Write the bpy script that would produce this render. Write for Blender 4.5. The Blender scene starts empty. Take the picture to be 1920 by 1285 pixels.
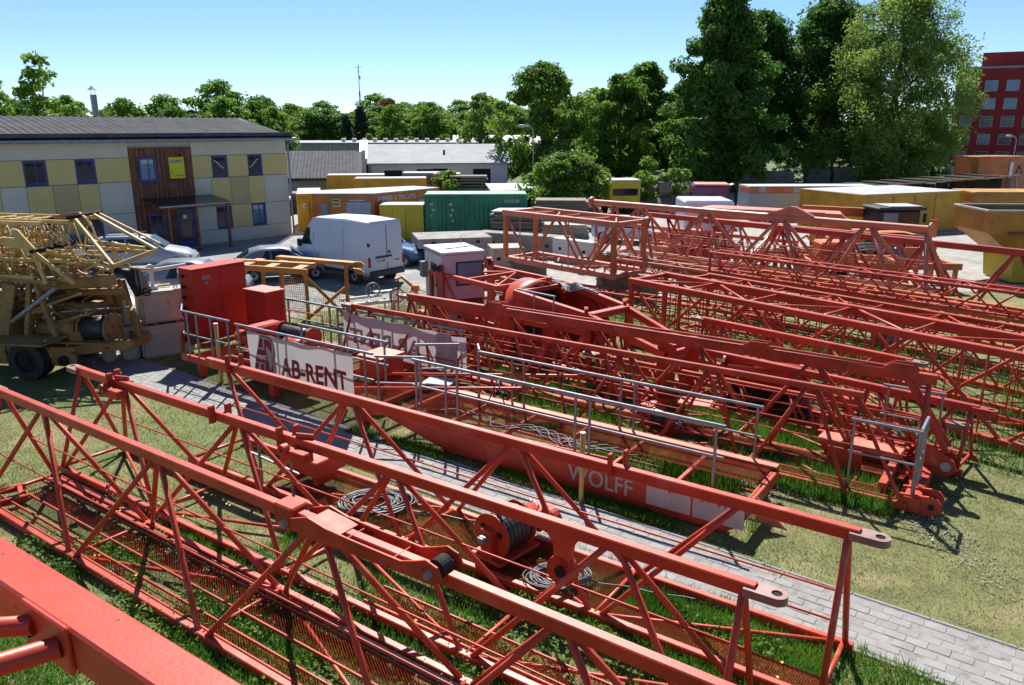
import bpy, bmesh, math, random
import numpy as np
from mathutils import Vector, Matrix
R = math.radians
random.seed(7); rng = np.random.default_rng(11)
S = bpy.context.scene
C = S.collection
# ------------------------------------------------------------------ camera, sky, sun, exposure
cam = bpy.data.cameras.new('camera'); cam.sensor_width = 23.6; cam.lens = 18.0
cam.clip_start = 0.05; cam.clip_end = 2000
co = bpy.data.objects.new('camera', cam); C.objects.link(co)
co.location = (0, 0, 6.4); co.rotation_euler = (R(90-15.4), 0, 0)
S.camera = co
SUN_EL, SUN_AZ = R(49), R(-3)                    # azimuth measured from +Y towards +X
w = bpy.data.worlds.new('World'); S.world = w; w.use_nodes = True
nt = w.node_tree; bg = nt.nodes['Background']
sky = nt.nodes.new('ShaderNodeTexSky'); sky.sky_type = 'NISHITA'; sky.sun_disc = False
sky.sun_elevation = SUN_EL; sky.sun_rotation = SUN_AZ; sky.air_density = 0.8; sky.dust_density = 0.0; sky.ozone_density = 6.5; sky.altitude = 500
nt.links.new(sky.outputs[0], bg.inputs[0]); bg.inputs[1].default_value = 0.074
sl = bpy.data.lights.new('sun', 'SUN'); sl.energy = 5.0; sl.angle = R(0.53); sl.color = (1, .95, .87)
so = bpy.data.objects.new('sun', sl); C.objects.link(so)
so.rotation_euler = Vector((math.sin(SUN_AZ)*math.cos(SUN_EL), math.cos(SUN_AZ)*math.cos(SUN_EL), math.sin(SUN_EL))).to_track_quat('Z', 'Y').to_euler()
so.location = (0, 40, 60)
vs = S.view_settings; vs.view_transform = 'Standard'; vs.look = 'None'; vs.exposure = 0.93; vs.gamma = 1
vs.use_curve_mapping = False
S.render.engine = 'CYCLES'

# ------------------------------------------------------------------ materials
MATS = {}
def mat(name, col, rough=.6, metal=0., var=.18, scale=2.5, col2=None, amt=.5, scale2=6., bump=0., bscale=40., spec=.5,
        trans=0., wave=None, fade=None, k=.78):
    """paint / stone / wood: base colour with cloudy variation, patches of a second colour (rust, dirt), fine bump."""
    col = tuple(c*k for c in col); col2 = tuple(c*k for c in col2) if col2 else None; fade = (tuple(c*k for c in fade[0]), fade[1]) if fade else None
    m = bpy.data.materials.new(name); m.use_nodes = True; n = m.node_tree.nodes; L = m.node_tree.links
    b = n['Principled BSDF']; b.inputs['Roughness'].default_value = rough; b.inputs['Metallic'].default_value = metal
    b.inputs['Specular IOR Level'].default_value = spec
    geo = n.new('ShaderNodeNewGeometry')
    def noise(sc, det=4., dis=0.):
        t = n.new('ShaderNodeTexNoise'); t.inputs['Scale'].default_value = sc; t.inputs['Detail'].default_value = det
        t.inputs['Distortion'].default_value = dis; L.new(geo.outputs['Position'], t.inputs['Vector']); return t
    def ramp(src, a, b_):
        r = n.new('ShaderNodeMapRange'); r.inputs[1].default_value = a; r.inputs[2].default_value = b_
        L.new(src, r.inputs[0]); return r.outputs[0]
    def mix(f, a, b_):
        x = n.new('ShaderNodeMix'); x.data_type = 'RGBA'; L.new(f, x.inputs[0])
        for i, v in ((6, a), (7, b_)):
            if isinstance(v, tuple): x.inputs[i].default_value = (*v, 1)
            else: L.new(v, x.inputs[i])
        return x.outputs[2]
    lo = tuple(c*(1-var) for c in col); hi = tuple(min(1, c*(1+var)+var*.02) for c in col)
    c = mix(ramp(noise(scale, 5).outputs[0], .3, .7), lo, hi)
    if wave:
        wt = n.new('ShaderNodeTexWave'); wt.inputs['Scale'].default_value = wave[0]; wt.inputs['Distortion'].default_value = wave[1]
        wt.bands_direction = wave[2]; tc = n.new('ShaderNodeTexCoord'); L.new(tc.outputs['Object'], wt.inputs['Vector'])
        wt.inputs['Detail'].default_value = 3
        c = mix(wt.outputs[1], c, tuple(v*wave[3] for v in col))
    if col2:
        c = mix(ramp(noise(scale2, 9, .4).outputs[0], .5+.25*(1-amt), .56+.25*(1-amt)), c, col2)
    if fade:
        c = mix(ramp(noise(fade[1], 6, .8).outputs[0], .60, .70), c, fade[0])
    L.new(c, b.inputs['Base Color'])
    rr = n.new('ShaderNodeMapRange'); rr.inputs[3].default_value = max(.05, rough-.1); rr.inputs[4].default_value = min(1, rough+.12)
    L.new(noise(scale*3, 3).outputs[0], rr.inputs[0]); L.new(rr.outputs[0], b.inputs['Roughness'])
    if bump:
        bp = n.new('ShaderNodeBump'); bp.inputs['Strength'].default_value = bump; bp.inputs['Distance'].default_value = .02
        L.new(noise(bscale, 6).outputs[0], bp.inputs['Height']); L.new(bp.outputs[0], b.inputs['Normal'])
    if trans:
        t = n.new('ShaderNodeBsdfTranslucent'); L.new(c, t.inputs[0]); ms = n.new('ShaderNodeMixShader'); ms.inputs[0].default_value = trans
        L.new(b.outputs[0], ms.inputs[1]); L.new(t.outputs[0], ms.inputs[2]); L.new(ms.outputs[0], n['Material Output'].inputs[0])
    MATS[name] = m
    return m
RUST = (.10, .035, .02)
RED = mat('red paint', (.56, .063, .026), .42, var=.24, scale=1.1, col2=(.17, .05, .03), amt=.38, scale2=15, bump=.06, spec=.42, fade=((.57, .16, .09), 1.6))
RED2 = mat('old red paint', (.50, .062, .024), .5, var=.28, scale=2.2, col2=RUST, amt=.42, scale2=11, bump=.08, spec=.3, fade=((.44, .12, .07), 2.))
DRED = mat('dark red paint', (.46, .040, .022), .45, var=.2, scale=1.5, col2=RUST, amt=.2, bump=.05)
RCAB = mat('cabinet red paint', (.52, .030, .016), .5, var=.14, scale=1.1, spec=.3)
PINK = mat('faded salmon paint', (.62, .20, .12), .45, var=.2, scale=1.5, col2=(.36, .10, .06), amt=.3, scale2=7, bump=.05)
BROWN = mat('rusty orange steel', (.33, .085, .025), .7, var=.35, scale=3, col2=RUST, amt=.55, bump=.15)
ORANGE = mat('crane orange paint', (.58, .15, .03), .5, var=.2, scale=1.8, col2=(.25, .07, .03), amt=.25, bump=.05)
OCHRE = mat('ochre paint', (.50, .22, .022), .5, var=.25, scale=1.2, col2=(.20, .09, .04), amt=.48, bump=.06)
YEL = mat('pale yellow paint', (.62, .43, .15), .55, var=.2, scale=2.5, col2=(.24, .12, .05), amt=.4, scale2=8, bump=.06)
DYEL = mat('grimy shaded yellow paint', (.30, .17, .05), .6, var=.3, scale=2, col2=(.07, .04, .02), amt=.6, scale2=5, bump=.1)  # darkened for the shade under the folded jib, plus random grime patches
CYEL = mat('container yellow', (.62, .33, .012), .5, var=.2, scale=1.2, col2=(.3, .14, .03), amt=.36, scale2=3)
LYEL = mat('lemon yellow', (.60, .46, .012), .5, var=.12, scale=1.2, col2=(.4, .26, .05), amt=.2)
CORG = mat('container orange', (.56, .17, .03), .5, var=.22, scale=1.2, col2=(.36, .1, .03), amt=.36, scale2=3)
CGRN = mat('container green', (.012, .22, .10), .5, var=.28, scale=1.2, col2=(.03, .12, .06), amt=.3)
DECK = mat('rusty deck mesh', (.20, .05, .03), .8, var=.4, scale=3, col2=(.10, .05, .03), amt=.5)
GALV = mat('galvanised steel', (.30, .33, .38), .42, .7, var=.2, scale=5)
WORN = mat('worn lug steel', (.30, .19, .165), .5, .2, var=.2, scale=6, col2=(.14, .09, .08), amt=.4)
STEEL = mat('bare steel', (.34, .35, .36), .55, .5, var=.2, scale=6, col2=RUST, amt=.2)
DRUM = mat('greased rope', (.05, .05, .055), .45, .3, var=.3, scale=8)
CABLE = mat('wire rope', (.10, .105, .115), .5, .2, var=.3, scale=8)
BLACK = mat('black rubber', (.02, .02, .021), .7, var=.3)
DARK = mat('dark grime', (.03, .028, .026), .8, var=.4, spec=.1)
CONC = mat('concrete', (.46, .43, .36), .9, var=.15, scale=2, col2=(.28, .26, .23), amt=.45, scale2=4, bump=.2, bscale=25)
CONCD = mat('weathered concrete', (.30, .29, .27), .9, var=.25, scale=2, col2=(.16, .15, .14), amt=.5, bump=.2)
PAVE = mat('paving stone', (.315, .31, .30), .9, var=.10, scale=4, col2=(.34, .33, .31), amt=.4, scale2=9, bump=.15, bscale=80)
SAND = mat('joint sand', (.27, .262, .25), .95, var=.25, scale=10, col2=(.16, .17, .08), amt=.45, scale2=4)
WOOD = mat('grey timber', (.25, .22, .18), .85, var=.3, scale=6, wave=(6, 3, 'Y', .7), bump=.15)
WOODN = mat('fresh timber', (.46, .34, .20), .8, var=.25, scale=6, bump=.1)
CEDAR = mat('cedar cladding', (.17, .062, .03), .7, var=.45, scale=4)
CEDARS = [CEDAR, mat('red cedar board', (.22, .075, .032), .7, var=.3), mat('dark cedar board', (.115, .042, .024), .7, var=.3)]
PLASW = mat('cream render', (.64, .60, .47), .9, var=.06, scale=1.5, bump=.1, bscale=60)
PLASY = mat('yellow render', (.64, .53, .22), .9, var=.05, scale=1.5, bump=.1, bscale=60)
PLASB = mat('beige render', (.50, .40, .21), .9, var=.05, scale=1.5, bump=.1, bscale=60)
PLASL = mat('pale render', (.60, .59, .50), .9, var=.05, scale=1.2, bump=.1, bscale=60)
SLATE = mat('weathered roof sheet', (.085, .092, .10), .8, var=.25, scale=1.3, col2=(.05, .054, .058), amt=.4, bump=.1, spec=.12)
GREYROOF = mat('grey roofing felt', (.36, .38, .40), .85, var=.1, scale=.6)
WHITEW = mat('white plaster', (.72, .72, .70), .85, var=.08, scale=.8, col2=(.5, .5, .47), amt=.3)
GREYW = mat('grey plaster', (.46, .47, .47), .9, var=.12, scale=.8)
BRICKR = mat('dark red facade', (.36, .024, .026), .8, var=.12, scale=.6)
BLUE = mat('blue frame paint', (.012, .045, .24), .4, var=.1)
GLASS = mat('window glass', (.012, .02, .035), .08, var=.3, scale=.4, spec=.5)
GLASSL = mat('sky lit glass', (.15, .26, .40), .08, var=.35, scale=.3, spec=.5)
VANW = mat('white car paint', (.66, .72, .82), .3, var=.03, scale=1)
SILV = mat('silver car paint', (.36, .40, .47), .3, .2, var=.05)
SILV2 = mat('grey car paint', (.24, .27, .32), .3, .2, var=.05)
BLUEC = mat('blue car paint', (.05, .12, .26), .3, .3, var=.05)
PURP = mat('plum truck paint', (.14, .025, .09), .35, .1, var=.1)
TRIM = mat('black plastic', (.018, .018, .02), .5, var=.2)
LAMPR = mat('red lens', (.35, .01, .01), .2)
LAMPW = mat('clear lens', (.6, .62, .65), .1)
WHITE = mat('white paint', (.78, .78, .76), .5, var=.06, scale=2, col2=(.45, .42, .38), amt=.25)
LILAC = mat('cabin pale pink', (.60, .46, .50), .5, var=.06, scale=1.2, col2=(.4, .3, .3), amt=.15)
BANN = mat('banner vinyl', (.62, .60, .60), .6, var=.05, scale=2, trans=.35)
INKR = mat('banner red ink', (.42, .02, .03), .6, var=.1, trans=.3)
INKP = mat('show through ink', (.59, .46, .465), .6, var=.05, trans=.35)
INKW = mat('white lettering', (.58, .50, .48), .6, var=.08, scale=4)
PANELW = mat('worn white panel paint', (.60, .50, .48), .6, var=.12, scale=3, col2=(.50, .36, .33), amt=.35, scale2=5)
INKB = mat('blue lettering', (.02, .06, .35), .5)
INKT = mat('teal lettering', (.01, .22, .28), .5)
INKK = mat('black lettering', (.02, .02, .02), .6)
SIGNY = mat('sign yellow', (.62, .60, .015), .5, var=.04)
BARK = mat('bark', (.085, .065, .05), .95, var=.3, scale=3, bump=.4, bscale=12)
TARP = mat('grey tarp', (.40, .42, .44), .7, var=.1, scale=1)
DIRT = mat('bare earth', (.20, .17, .13), 1, var=.3, scale=1, bump=.4, bscale=6)
SHUT = mat('grey roller shutter', (.42, .46, .52), .5, var=.06)
PCAN = mat('poster panel', (.52, .20, .10), .7, var=.1)
def leafmat(name, col, col2, tr=.42):
    m = mat(name, col, .55, var=.35, scale=.8, col2=col2, amt=.75, scale2=.35, trans=tr, spec=.25, k=1.); return m
LEAF = leafmat('broad leaves', (.115, .225, .024), (.165, .28, .028), .56)
LEAFD = leafmat('dark leaves', (.068, .165, .022), (.105, .22, .026), .5)
LEAFY = leafmat('spring leaves', (.14, .25, .03), (.19, .29, .04), .52)
LEAFC = leafmat('conifer needles', (.022, .052, .026), (.03, .07, .028), .2)
LEAFW = leafmat('willow leaves', (.17, .27, .05), (.22, .31, .06), .55)
LEAFR = leafmat('bronze leaves', (.16, .11, .04), (.10, .15, .03))
GRN = leafmat('lawn blades', (.115, .21, .028), (.18, .215, .05), .4)
GRDRY = leafmat('dry blades', (.34, .29, .14), (.24, .23, .085), .32)
GRLUSH = leafmat('lush blades', (.085, .21, .022), (.13, .25, .03), .45)
HAY = mat('dried clippings', (.46, .45, .36), .9, var=.2, scale=3, trans=.25)
SEED = mat('seed heads', (.42, .40, .34), .9, trans=.4)
FLOW = mat('yellow petals', (.75, .55, .02), .6)
LILACF = mat('lilac blossom', (.42, .34, .46), .8, trans=.3)

# ------------------------------------------------------------------ builders
CACHE = {}
def link(name, data, parent=None, M=None):
    o = bpy.data.objects.new(name, data); C.objects.link(o)
    if parent: o.parent = parent
    if M is not None: o.matrix_basis = M
    return o
def tag(o, label, cat, group=None):
    o['label'] = label; o['category'] = cat
    if group: o['group'] = group
    return o
def thing(name, label, cat, loc, deg=0, group=None):
    o = bpy.data.objects.new(name, None); C.objects.link(o); o.empty_display_size = .3
    o.location = loc; o.rotation_euler = (0, 0, R(deg)); return tag(o, label, cat, group)
def pyd(name, v, f, m, smooth=False):
    me = bpy.data.meshes.new(name); me.from_pydata([tuple(x) for x in v], [], f); me.materials.append(m)
    if smooth: me.polygons.foreach_set('use_smooth', [True]*len(me.polygons))
    me.update(); return me
def axis(a, b, up=Vector((0, 0, 1))):
    a = Vector(a); b = Vector(b); z = (b-a); L = z.length; z.normalize()
    if abs(z.dot(up)) > .98: up = Vector((0, 1, 0))
    x = up.cross(z).normalized(); y = z.cross(x)
    M = Matrix((x, y, z)).transposed().to_4x4(); M.translation = a
    return M @ Matrix.Diagonal((1, 1, L, 1))
def beam(p, name, a, b, w_, h_, m, up=(0, 0, 1)):
    """chamfered rectangular hollow section from a to b"""
    k = ('b', round(w_, 4), round(h_, 4), m.name)
    if k not in CACHE:
        c = min(.012, w_*.2, h_*.2); x, y = w_/2, h_/2
        pr = [(x-c, -y), (x, -y+c), (x, y-c), (x-c, y), (-x+c, y), (-x, y-c), (-x, -y+c), (-x+c, -y)]
        v = [(q[0], q[1], z) for z in (0, 1) for q in pr]
        f = [[i, (i+1) % 8, 8+(i+1) % 8, 8+i] for i in range(8)]+[list(range(7, -1, -1)), list(range(8, 16))]
        CACHE[k] = pyd('beam', v, f, m)
    return link(name, CACHE[k], p, axis(a, b, Vector(up)))
def tube(p, name, a, b, r, m, n=8):
    k = ('t', round(r, 4), m.name, n)
    if k not in CACHE:
        v = [(r*math.cos(2*math.pi*i/n), r*math.sin(2*math.pi*i/n), z) for z in (0, 1) for i in range(n)]
        f = [[i, (i+1) % n, n+(i+1) % n, n+i] for i in range(n)]+[list(range(n-1, -1, -1)), list(range(n, 2*n))]
        me = pyd('tube', v, f, m)
        for q in me.polygons: q.use_smooth = len(q.vertices) == 4
        CACHE[k] = me
    return link(name, CACHE[k], p, axis(a, b))
def boxmesh(s, m, bev=.012):
    k = ('x', tuple(round(i, 4) for i in s), m.name, bev)
    if k not in CACHE:
        bm = bmesh.new(); bmesh.ops.create_cube(bm, size=1); bmesh.ops.scale(bm, vec=s, verts=bm.verts)
        bv = min(bev, min(s)*.3)
        if bv > .0015: bmesh.ops.bevel(bm, geom=bm.edges[:], offset=bv, segments=1, affect='EDGES')
        me = bpy.data.meshes.new('box'); bm.to_mesh(me); bm.free(); me.materials.append(m); CACHE[k] = me
    return CACHE[k]
def box(p, name, c, s, m, rz=0, bev=.012, rx=0, ry=0):
    from mathutils import Euler
    M = Matrix.Translation(c) @ Euler((R(rx), R(ry), R(rz))).to_matrix().to_4x4()
    return link(name, boxmesh(s, m, bev), p, M)
def plate(p, name, pts, th, m, M=None, bev=.004):
    """outline pts (x,z) extruded by th along y, centred"""
    bm = bmesh.new(); vs_ = [bm.verts.new((x, -th/2, z)) for x, z in pts]; f = bm.faces.new(vs_)
    r = bmesh.ops.extrude_face_region(bm, geom=[f]); bmesh.ops.translate(bm, vec=(0, th, 0), verts=[e for e in r['geom'] if isinstance(e, bmesh.types.BMVert)])
    bmesh.ops.recalc_face_normals(bm, faces=bm.faces)
    if bev: bmesh.ops.bevel(bm, geom=[e for e in bm.edges], offset=bev, segments=1, affect='EDGES', clamp_overlap=True)
    me = bpy.data.meshes.new(name); bm.to_mesh(me); bm.free(); me.materials.append(m)
    return link(name, me, p, M or Matrix())
def hollow(p, name, c, r0, r1, wd, m, ax='y', n=18):
    """ring (r1 inner, 0 = solid disc) of width wd about axis"""
    v = []; f = []
    for i in range(n):
        a = 2*math.pi*i/n
        for rr, y in ((r0, -wd/2), (r0, wd/2), (r1, wd/2), (r1, -wd/2)): v.append((rr*math.cos(a), y, rr*math.sin(a)))
    for i in range(n):
        j = (i+1) % n
        for k in range(4): f.append([4*i+k, 4*i+(k+1) % 4, 4*j+(k+1) % 4, 4*j+k])
    me = pyd(name, v, f, m); M = Matrix.Translation(c)
    if ax == 'x': M = M @ Matrix.Rotation(R(90), 4, 'Z')
    if ax == 'z': M = M @ Matrix.Rotation(R(90), 4, 'X')
    return link(name, me, p, M)
def text(p, name, s, M, size, m, bold=.0, depth=.004, align='LEFT', sx=1):
    cu = bpy.data.curves.new(name, 'FONT'); cu.body = s; cu.size = size; cu.offset = bold; cu.extrude = depth; cu.align_x = align
    cu.resolution_u = 3
    t = bpy.data.objects.new('tmp', cu); me = bpy.data.meshes.new_from_object(t)
    bpy.data.objects.remove(t); me.materials.clear(); me.materials.append(m)
    return link(name, me, p, M @ Matrix.Diagonal((sx, 1, 1, 1)))
UPR = Matrix.Rotation(R(90), 4, 'X')                     # text standing upright, read from -y
def joined(p, name, segs, m, kind=None, n=5):
    """many thin bars (a,b,r) as ONE mesh"""
    V = []; F = []
    for a, b, r in segs:
        M = axis(a, b); o = len(V)
        for z in (0, 1):
            for i in range(n):
                V.append(M @ Vector((r*math.cos(2*math.pi*i/n), r*math.sin(2*math.pi*i/n), z)))
        F += [[o+i, o+(i+1) % n, o+n+(i+1) % n, o+n+i] for i in range(n)]
    o = link(name, pyd(name, V, F, m, True), p)
    if kind: o['kind'] = kind
    return o
def polyline(p, name, pts, r, m, n=6, cyclic=False):
    """one continuous bent tube"""
    pts = [Vector(q) for q in pts]; V = []; F = []; N = len(pts)
    for i, q in enumerate(pts):
        t = (pts[min(i+1, N-1)]-pts[max(i-1, 0)]).normalized(); up = Vector((0, 0, 1))
        if abs(t.dot(up)) > .95: up = Vector((1, 0, 0))
        x = up.cross(t).normalized(); y = t.cross(x)
        for k in range(n): V.append(q+x*r*math.cos(2*math.pi*k/n)+y*r*math.sin(2*math.pi*k/n))
    for i in range(N-1):
        for k in range(n): F.append([i*n+k, i*n+(k+1) % n, (i+1)*n+(k+1) % n, (i+1)*n+k])
    return link(name, pyd(name, V, F, m, True), p)
def grating(p, x0, x1, y0, y1, z, m, pitch=.058, slope=1.6, r=.006, name='grating'):
    """expanded-metal walkway: two crossing families of flat strands, one mesh"""
    wd = y1-y0; dx = wd*slope; V = []; F = []
    for sgn in (1, -1):
        x = x0-dx
        while x < x1:
            a, b = (x, y0), (x+dx, y1)
            if sgn < 0: a, b = (x, y1), (x+dx, y0)
            t0 = max(0, (x0-x)/dx); t1 = min(1, (x1-x)/dx)
            if t1 > t0:
                A = (a[0]+(b[0]-a[0])*t0, a[1]+(b[1]-a[1])*t0); B = (a[0]+(b[0]-a[0])*t1, a[1]+(b[1]-a[1])*t1)
                o = len(V); zz = z+(.002 if sgn > 0 else -.002)
                V += [(A[0]-r, A[1], zz), (A[0]+r, A[1], zz+r), (B[0]+r, B[1], zz+r), (B[0]-r, B[1], zz)]
                F.append([o, o+1, o+2, o+3])
            x += pitch
    o = link(name, pyd(name, V, F, m), p); o['kind'] = 'stuff'; return o
def dup(root, loc, deg, label=None, group=None, sc=None):
    def cp(o, par):
        c = o.copy(); C.objects.link(c); c.parent = par
        for ch in o.children: cp(ch, c)
        return c
    r = cp(root, None); r.location = loc; r.rotation_euler[2] = R(deg)
    if label: r['label'] = label
    if group: r['group'] = group
    if sc: r.scale = (sc, sc, sc) if not isinstance(sc, tuple) else sc
    return r
A0 = -34.5
D0 = Vector((math.cos(R(A0)), math.sin(R(A0)), 0)); N0 = Vector((-math.sin(R(A0)), math.cos(R(A0)), 0))
def yard(s, q, z=0): return D0*s+N0*q+Vector((0, 0, z))   # coordinates along / across the rows of stored sections

# ------------------------------------------------------------------ ground
def sheet(name, pts, z, m):
    o = link(name, pyd(name, [(x, y, z) for x, y in pts], [list(range(len(pts)))], m)); o['kind'] = 'structure'; return o
def groundmat(name, c1, c2, c3, s1, s2, bump=.3, bs=30):
    m = mat(name, c1, .97, var=.25, scale=s1*4, col2=c2, amt=.8, scale2=s1, bump=bump, bscale=bs); return m
YARDM = groundmat('gravel yard', (.36, .35, .325), (.29, .275, .245), None, .5, 2)
LAWNM = groundmat('lawn soil', (.16, .175, .055), (.255, .225, .10), None, .6, 2)
ASPH = groundmat('pale asphalt', (.30, .30, .30), (.25, .25, .25), None, .3, 2, .15, 60)
FIELD = groundmat('far ground', (.09, .13, .04), (.14, .16, .07), None, .05, 2)
sheet('ground', [(-900, -60), (900, -60), (900, 1500), (-900, 1500)], -.012, FIELD)
sheet('yard_ground', [(-60, 18), (70, 18), (75, 82), (-60, 82)], -.006, YARDM)
LAWN = [(-40, -20), (40, -20), (42, 33.5), (14, 30.5), (-1, 29.5), (-7, 27.5), (-10, 23.6), (-40, 23.2)]
sheet('lawn', LAWN, 0, LAWNM)
sheet('parking_asphalt', [(-45, 23.8), (-10.2, 24.1), (-7.4, 28.4), (-3.5, 33), (-4, 45.5), (-13.4, 47.4), (-34, 24.6)], -.002, ASPH)
# ------------------------------------------------------------------ lattice sections
def lug(p, x, z, sgn, m, th=.09, L=.42, w_=.22):
    """eye plate lying flat at the end of a top chord, with its hole"""
    n = 10; r = w_/2; hr = .055; V = []; F = []
    out = [(0, -r), (L-r, -r)]+[(L-r+r*math.sin(math.pi*i/n), -r*math.cos(math.pi*i/n)) for i in range(1, n)]+[(L-r, r), (0, r)]
    bm = bmesh.new(); vs_ = [bm.verts.new((a*sgn, b, 0)) for a, b in out]
    hs = [bm.verts.new(((L-r+hr*math.cos(2*math.pi*i/12))*sgn, hr*math.sin(2*math.pi*i/12), 0)) for i in range(12)]
    es = [bm.edges.new((vs_[i], vs_[(i+1) % len(vs_)])) for i in range(len(vs_))]+[bm.edges.new((hs[i], hs[(i+1) % 12])) for i in range(12)]
    bmesh.ops.triangle_fill(bm, use_beauty=True, edges=es)
    # remove the hole's own faces
    bmesh.ops.delete(bm, geom=[f for f in bm.faces if all(v in hs for v in f.verts)], context='FACES_ONLY')
    r_ = bmesh.ops.extrude_face_region(bm, geom=bm.faces[:]); bmesh.ops.translate(bm, vec=(0, 0, th), verts=[e for e in r_['geom'] if isinstance(e, bmesh.types.BMVert)])
    bmesh.ops.recalc_face_normals(bm, faces=bm.faces)
    me = bpy.data.meshes.new('lug'); bm.to_mesh(me); bm.free(); me.materials.append(WORN if m in (RED, RED2) else m)
    o = link('lug', me, p, Matrix.Translation((x, 0, z))); hollow(o, 'lug_bore', ((L-r)*sgn, 0, th*.45), hr*1.02, .0, th*.8, DARK, 'z', 12); return o
def tri_jib(name, label, cat, loc, deg, L, wd, ht, panel, off, m, chord=(.12, .155), bot=(.10, .12), r=.04, walk=(), rods=True,
            lugs=(1, 1), ends=(True, True), z0=.1, group=None, topL=None, tubechord=None, rcross=.032, wm=None, botm=None):
    """triangular jib section lying on its two bottom chords: x along, apex up"""
    t = thing(name, label, cat, loc, deg, group)
    tx0, tx1 = topL or (0, L); zt = z0+ht; h = wd/2; botm = botm or m
    if tubechord: tube(t, 'top_chord', (tx0, 0, zt), (tx1, 0, zt), tubechord, m, 14)
    else: beam(t, 'top_chord', (tx0, 0, zt), (tx1, 0, zt), chord[0], chord[1], m)
    for s in (-1, 1): beam(t, 'bottom_chord', (0, s*h, z0), (L, s*h, z0), bot[0], bot[1], botm)
    tops = []; x = off
    while x < L-.2: tops.append(x); x += panel
    zb = z0+bot[1]*.3; ztt = zt-(chord[1]*.4 if not tubechord else tubechord*.5)
    bots = sorted({round(min(max(q, .08), L-.08), 3) for k in tops for q in (k-panel/2, k+panel/2)})
    for k in tops:
        for e in (-1, 1):
            bx = k+e*panel/2
            if bx < -.3 or bx > L+.3: continue
            bx = min(max(bx, .1), L-.1)
            for s in (-1, 1): tube(t, 'brace', (k+e*.1, s*.03, ztt), (bx-e*.09, s*h, zb), r, m)
    if ends[0]:
        for s in (-1, 1): tube(t, 'end_post', (max(tx0, 0)+.1, s*.03, ztt), (.1, s*h, zb), r, m)
        if tops and tops[0]-.1 > .8: pass
    if ends[1]:
        for s in (-1, 1): tube(t, 'end_post', (min(tx1, L)-.12, s*.03, ztt), (L-.1, s*h, zb), r, m)
    xs = sorted(set([.12, L-.12]+bots))
    xs = [q for i, q in enumerate(xs) if i == 0 or q-xs[i-1] > .4]
    for i, q in enumerate(xs):
        tube(t, 'cross_strut', (q, -h, zb), (q, h, zb), rcross, m, 7)
        if i+1 < len(xs): tube(t, 'floor_brace', (q+.08, (-h if i % 2 else h)*.95, zb-.01), (xs[i+1]-.08, (h if i % 2 else -h)*.95, zb-.01), rcross*.9, m, 7)
    if rods:
        for s in (-1, 1): tube(t, 'hand_cable', (.15, s*h*.52, z0+ht*.48), (L-.15, s*h*.52, z0+ht*.48), .014, m, 6)
    for y0, y1, x0, x1, zz in walk:
        grating(t, x0, x1, y0, y1, z0+zz, wm or RED2)
        for y in (y0, y1): beam(t, 'walkway_edge', (x0, y, z0+zz-.012), (x1, y, z0+zz-.012), .03, .045, wm or RED2)
    if lugs[0]: lug(t, tx0+.10, zt-.045, -1, m)
    if lugs[1]: lug(t, tx1-.10, zt-.045, 1, m)
    return t
def box_section(name, label, cat, loc, deg, L, wd, ht, panel, m, chord=.14, r=.035, z0=.1, frame=None, faces='tbsn', group=None, rungs=False, mb=None):
    """four-chord lattice section; x along"""
    t = thing(name, label, cat, loc, deg, group); h = wd/2; c = chord/2; mb = mb or m
    for y in (-h, h):
        for z in (z0, z0+ht): beam(t, 'chord', (0, y, z), (L, y, z), chord, chord, m)
    n = max(1, round(L/panel)); xs = [i*L/n for i in range(n+1)]
    for x in (c, L-c):
        for y in (-h, h): beam(t, 'corner_post', (x, y, z0+c), (x, y, z0+ht-c), chord*.8, chord*.8, mb)
        for z in (z0, z0+ht): beam(t, 'end_strut', (x, -h+c, z), (x, h-c, z), chord*.7, chord*.7, m)
    for i in range(n):
        a, b = xs[i]+chord*.6, xs[i+1]-chord*.6
        if i % 2: a, b = b, a
        if 's' in faces: tube(t, 'brace', (a, -h, z0+ht-c), (b, -h, z0+c), r, mb if i % 2 else m)
        if 'n' in faces: tube(t, 'brace', (b, h, z0+ht-c), (a, h, z0+c), r, mb if i % 2 else m)
        if 't' in faces:
            tube(t, 'cross_strut', (xs[i+1]-chord, -h+c, z0+ht), (xs[i+1]-chord, h-c, z0+ht), r*.8, m, 6)
            tube(t, 'top_brace', (a, -h+c, z0+ht), (b, h-c, z0+ht), r*.7, m, 6)
        if 'b' in faces: tube(t, 'floor_brace', (a, -h+c, z0), (b, h-c, z0), r*.7, m, 6)
        if rungs:
            for k in range(1, 4):
                x = xs[i]+(xs[i+1]-xs[i])*k/4
                for y in (-h, h): tube(t, 'lacing_bar', (x, y, z0+c), (x, y, z0+ht-c), r*.45, m, 6)
    return t
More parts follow.
